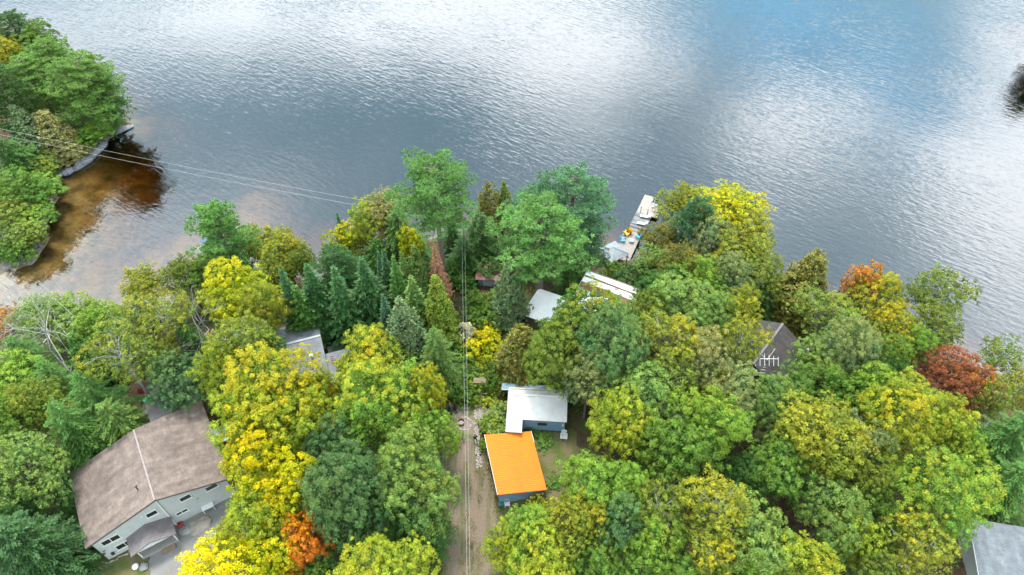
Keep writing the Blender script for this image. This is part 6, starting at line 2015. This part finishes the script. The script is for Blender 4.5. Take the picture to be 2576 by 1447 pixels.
for x in (-.62, .62):
    for y in (-.25, .25): MB().box((x, y, 1.05), (.09, .09, 2.1)).build('post', WOODP, r)
for y in (-.3, -.1, .1, .3): MB().box((0, y, 2.13), (1.6, .14, .05)).build('top_board', mat('tan board', (.24, .18, .11), .8, .25), r)
for x in (-.62, .62): MB().box((x, 0, .5), (.06, .5, .9)).build('side_lattice', DARKW, r)
tag(r, 'small wooden arbor across the stone path', 'arbor')

def person(x, y, rz, shirt, legs, label, stride=.16):
    root = empty('person', (x, y, 4.0), rz)
    tag(root, label, 'person')
    me = bpy.data.meshes.new('body')
    J = [((0, 0, .95), .15), ((0, .01, 1.15), .145), ((0, .0, 1.38), .17), ((0, -.01, 1.52), .065), ((0, -.03, 1.60), .085), ((0, -.03, 1.70), .10), ((0, -.02, 1.77), .06),
         ((.10, 0, .90), .10), ((.12, -stride, .50), .065), ((.12, -stride * .8, .09), .045), ((.13, -stride * .8 - .14, .04), .04),
         ((-.10, 0, .90), .10), ((-.12, stride * .3, .50), .065), ((-.12, stride * 1.2, .10), .045), ((-.13, stride * 1.2 - .14, .04), .04),
         ((.19, 0, 1.40), .065), ((.27, .03, 1.13), .05), ((.26, -.12, .92), .04), ((.25, -.19, .85), .035),
         ((-.19, 0, 1.40), .065), ((-.27, .03, 1.13), .05), ((-.25, -.14, .93), .04), ((-.24, -.21, .86), .035)]
    E = [(0, 1), (1, 2), (2, 3), (3, 4), (4, 5), (5, 6), (0, 7), (7, 8), (8, 9), (9, 10), (0, 11), (11, 12), (12, 13), (13, 14), (2, 15), (15, 16), (16, 17), (17, 18), (2, 19), (19, 20), (20, 21), (21, 22)]
    me.from_pydata([j[0] for j in J], E, [])
    o = link('body', me, None, root)
    md = o.modifiers.new('skin', 'SKIN'); md.use_smooth_shade = True
    for v, j in zip(me.skin_vertices[0].data, J): v.radius = (j[1], j[1])
    me.skin_vertices[0].data[0].use_root = True
    o.modifiers.new('sub', 'SUBSURF').render_levels = 1
    m, t, b, _ = newmat('clothing and skin')
    L = t.links.new
    tc = N(t, 'ShaderNodeTexCoord'); s = N(t, 'ShaderNodeSeparateXYZ'); L(tc.outputs['Object'], s.inputs[0])
    c = MIX(t, M(t, 'GREATER_THAN', s.outputs[2], .97), legs, shirt)
    hands = M(t, 'MULTIPLY', M(t, 'LESS_THAN', s.outputs[2], .93), M(t, 'GREATER_THAN', M(t, 'ABSOLUTE', s.outputs[0]), .21))
    c = MIX(t, M(t, 'MAXIMUM', M(t, 'GREATER_THAN', s.outputs[2], 1.50), hands), c, (.45, .27, .2))
    L(c, b.inputs['Base Color']); b.inputs['Roughness'].default_value = .8
    me.materials.append(m)
    MB().ball((0, -.005, 1.70), .112, 10, 7, (1, 1, 1.0)).build('hair', mat('dark hair', (.03, .022, .018), .7, .2), root, True)
p = z6(862, 955)
person(p.x, p.y, math.radians(200), (.025, .018, .02), (.045, .04, .05), 'person in dark clothes walking on the stone path')
p = z6(632, 890)
person(p.x, p.y, math.radians(90), (.10, .11, .13), (.02, .02, .024), 'person in black trousers half hidden by the maple at the driveway')

# beside the brown house
p = hp(1200, 930, 4); r = empty('white_table', (p.x, p.y, 4.0), math.atan2(.5, 1) + .05)
MB().box((0, 0, .95), (1.25, .8, .06)).build('table_top', WHP, r)
for x in (-.55, .55):
    for y in (-.33, .33): MB().box((x, y, .46), (.06, .06, .92)).build('leg', WHP, r)
tag(r, 'white table against the side wall of the brown roofed house', 'table')
p = hp(968, 1052, 4); r = empty('lawn_mower', (p.x, p.y, 4.0), .6)
MB().box((0, 0, .22), (.5, .6, .16)).build('mower_deck', mat('red paint', (.5, .05, .03), .4, .1), r)
MB().tube([(0, 0, .3), (0, 0, .48)], .15, 10).build('engine', DARKM, r)
for x in (-.27, .27):
    for y in (-.25, .25): MB().tube([(x - .03, y, .1), (x + .03, y, .1)], .1, 10).build('wheel', DARKM, r)
MB().bar((-.2, .3, .3), (-.2, .9, .95), .03).bar((.2, .3, .3), (.2, .9, .95), .03).bar((-.2, .9, .95), (.2, .9, .95), .03).build('handle', DARKM, r)
tag(r, 'small red and black mower at the corner of the house wall', 'mower')
p = hp(615, 1382, 4); r = empty('well_cap', (p.x, p.y, 4.0))
MB().tube([(0, 0, -.05), (0, 0, .16)], [.34, .34], 16).build('rim', WHP, r); MB().tube([(0, 0, .16), (0, 0, .22)], [.30, .2], 16).build('lid', WHP, r)
tag(r, 'round white well cap in the house lawn', 'well cap')

def boulder(x, y, z, rx, ry, rz_, seed, label, m, group=None, rot=0.0, name='boulder'):
    rng = np.random.default_rng(seed)
    bm = bmesh.new(); bmesh.ops.create_icosphere(bm, subdivisions=3, radius=1)
    ph = rng.uniform(0, 6, 6)
    for v in bm.verts:
        c = v.co
        k = 1 + .16 * math.sin(c.x * 3 + ph[0]) * math.sin(c.y * 2.6 + ph[1]) + .12 * math.sin(c.z * 4 + c.x * 2 + ph[2]) + .06 * math.sin(c.y * 8 + ph[3])
        v.co = Vector((c.x * rx * k, c.y * ry * k, max(c.z, -.5) * rz_ * k))
    me = bpy.data.meshes.new(name); bm.to_mesh(me); bm.free()
    o = link(name, me, m); o.location = (x, y, z); o.rotation_euler = (0, 0, rot)
    return tag(o, label, 'rock', group)
ROCK = mat('grey rock', (.30, .29, .28), .9, .45, 1.5, bump=.6, bscale=6)
WETR = mat('lake rock', (.26, .265, .28), .8, 0, 1.6, col2=(.07, .07, .075), bump=.8, bscale=4)
p = hp(680, 1388, 4); boulder(p.x, p.y, 4.1, .5, .45, .45, 3, 'grey boulder beside the white well cap', ROCK)
p = hp(1130, 1050, 4); boulder(p.x, p.y, 4.0, 1.4, 1.0, .35, 5, 'large flat tan rock between house wall and gravel', mat('tan rock', (.33, .28, .23), .9, .35, 1.2, bump=.5), None, .5)
p = hp(1020, 1090, 4); boulder(p.x, p.y, 4.0, .8, .5, .25, 6, 'small flat rock left of the large tan rock', ROCK, None, .4)
p = at(935, 1395, 4); boulder(p.x, p.y, 4.0, .9, 1.5, .35, 8, 'flat grey rock between the road and the driveway trees', ROCK, None, .3)
for i, (x0, y0, x1, y1, lbx) in enumerate(((150, 446, 185, 424, 'left end of the grey rock ledge on the left bank'), (185, 426, 232, 400, 'middle of the grey rock ledge on the left bank'), (232, 400, 264, 358, 'pale curved rock at the bend of the ledge on the left bank'), (290, 336, 332, 316, 'low dark rock reaching into the lake from the left bank tip'))):
    a, b = at(x0, y0, .3), at(x1, y1, .3)
    c = (a + b) / 2
    boulder(c.x - .3, c.y + .3, .15, (b - a).length * .56, .95, .75 if i < 3 else .45, 20 + i, lbx, WETR, 'rocks of the ledge', math.atan2(b.y - a.y, b.x - a.x), 'shore_rock')
def bp(x, y, z): return at((350 + x * .1106) / 1.03612, (970 + y * .1106) / 1.03612, z)
pz = gz(*bp(265, 650, 3.7).to_2d())
for x, y, a, m, lb_ in ((265, 690, 160, mat('bright green paint', (.02, .36, .13), .5, .1), 'bright green slatted chair on the back patio'), (240, 550, 60, mat('dark red paint', (.30, .015, .03), .5, .1), 'dark red slatted chair on the back patio'), (600, 820, -120, mat('navy paint', (.03, .045, .08), .5, .1), 'navy slatted chair beside the birch trunk')):
    q = bp(x, y, pz); r = empty('adirondack_chair', (q.x, q.y, gz(q.x, q.y) + .03), math.radians(a)); adirondack(r, m); tag(r, lb_, 'chair', 'chairs on the back patio')
q = bp(360, 340, pz); r = empty('fire_bowl', (q.x, q.y, gz(q.x, q.y)))
MB().tube([(0, 0, .02), (0, 0, .35)], [.25, .45], 12).build('bowl', DARKM, r)
MB().tube([(0, 0, .352), (0, 0, .358)], .36, 12).build('ash_bed', MATS['ash'], r)
tag(r, 'black fire bowl at the upper end of the back patio', 'fire pit')
q = bp(390, 1150, pz); r = empty('stepping_stones', (q.x, q.y, 0))
for i, (x, y) in enumerate(((440, 1040), (400, 1110), (440, 1160), (360, 1170), (395, 1240), (330, 1270))):
    s = bp(x, y, pz); MB().box((s.x - q.x, s.y - q.y, gz(s.x, s.y) + .03), (.62, .5, .08), rnd.uniform(-.3, .5)).build('slab', STONE, r)
tag(r, 'grey stepping stones leading from the patio to the brown house', 'stepping stones')
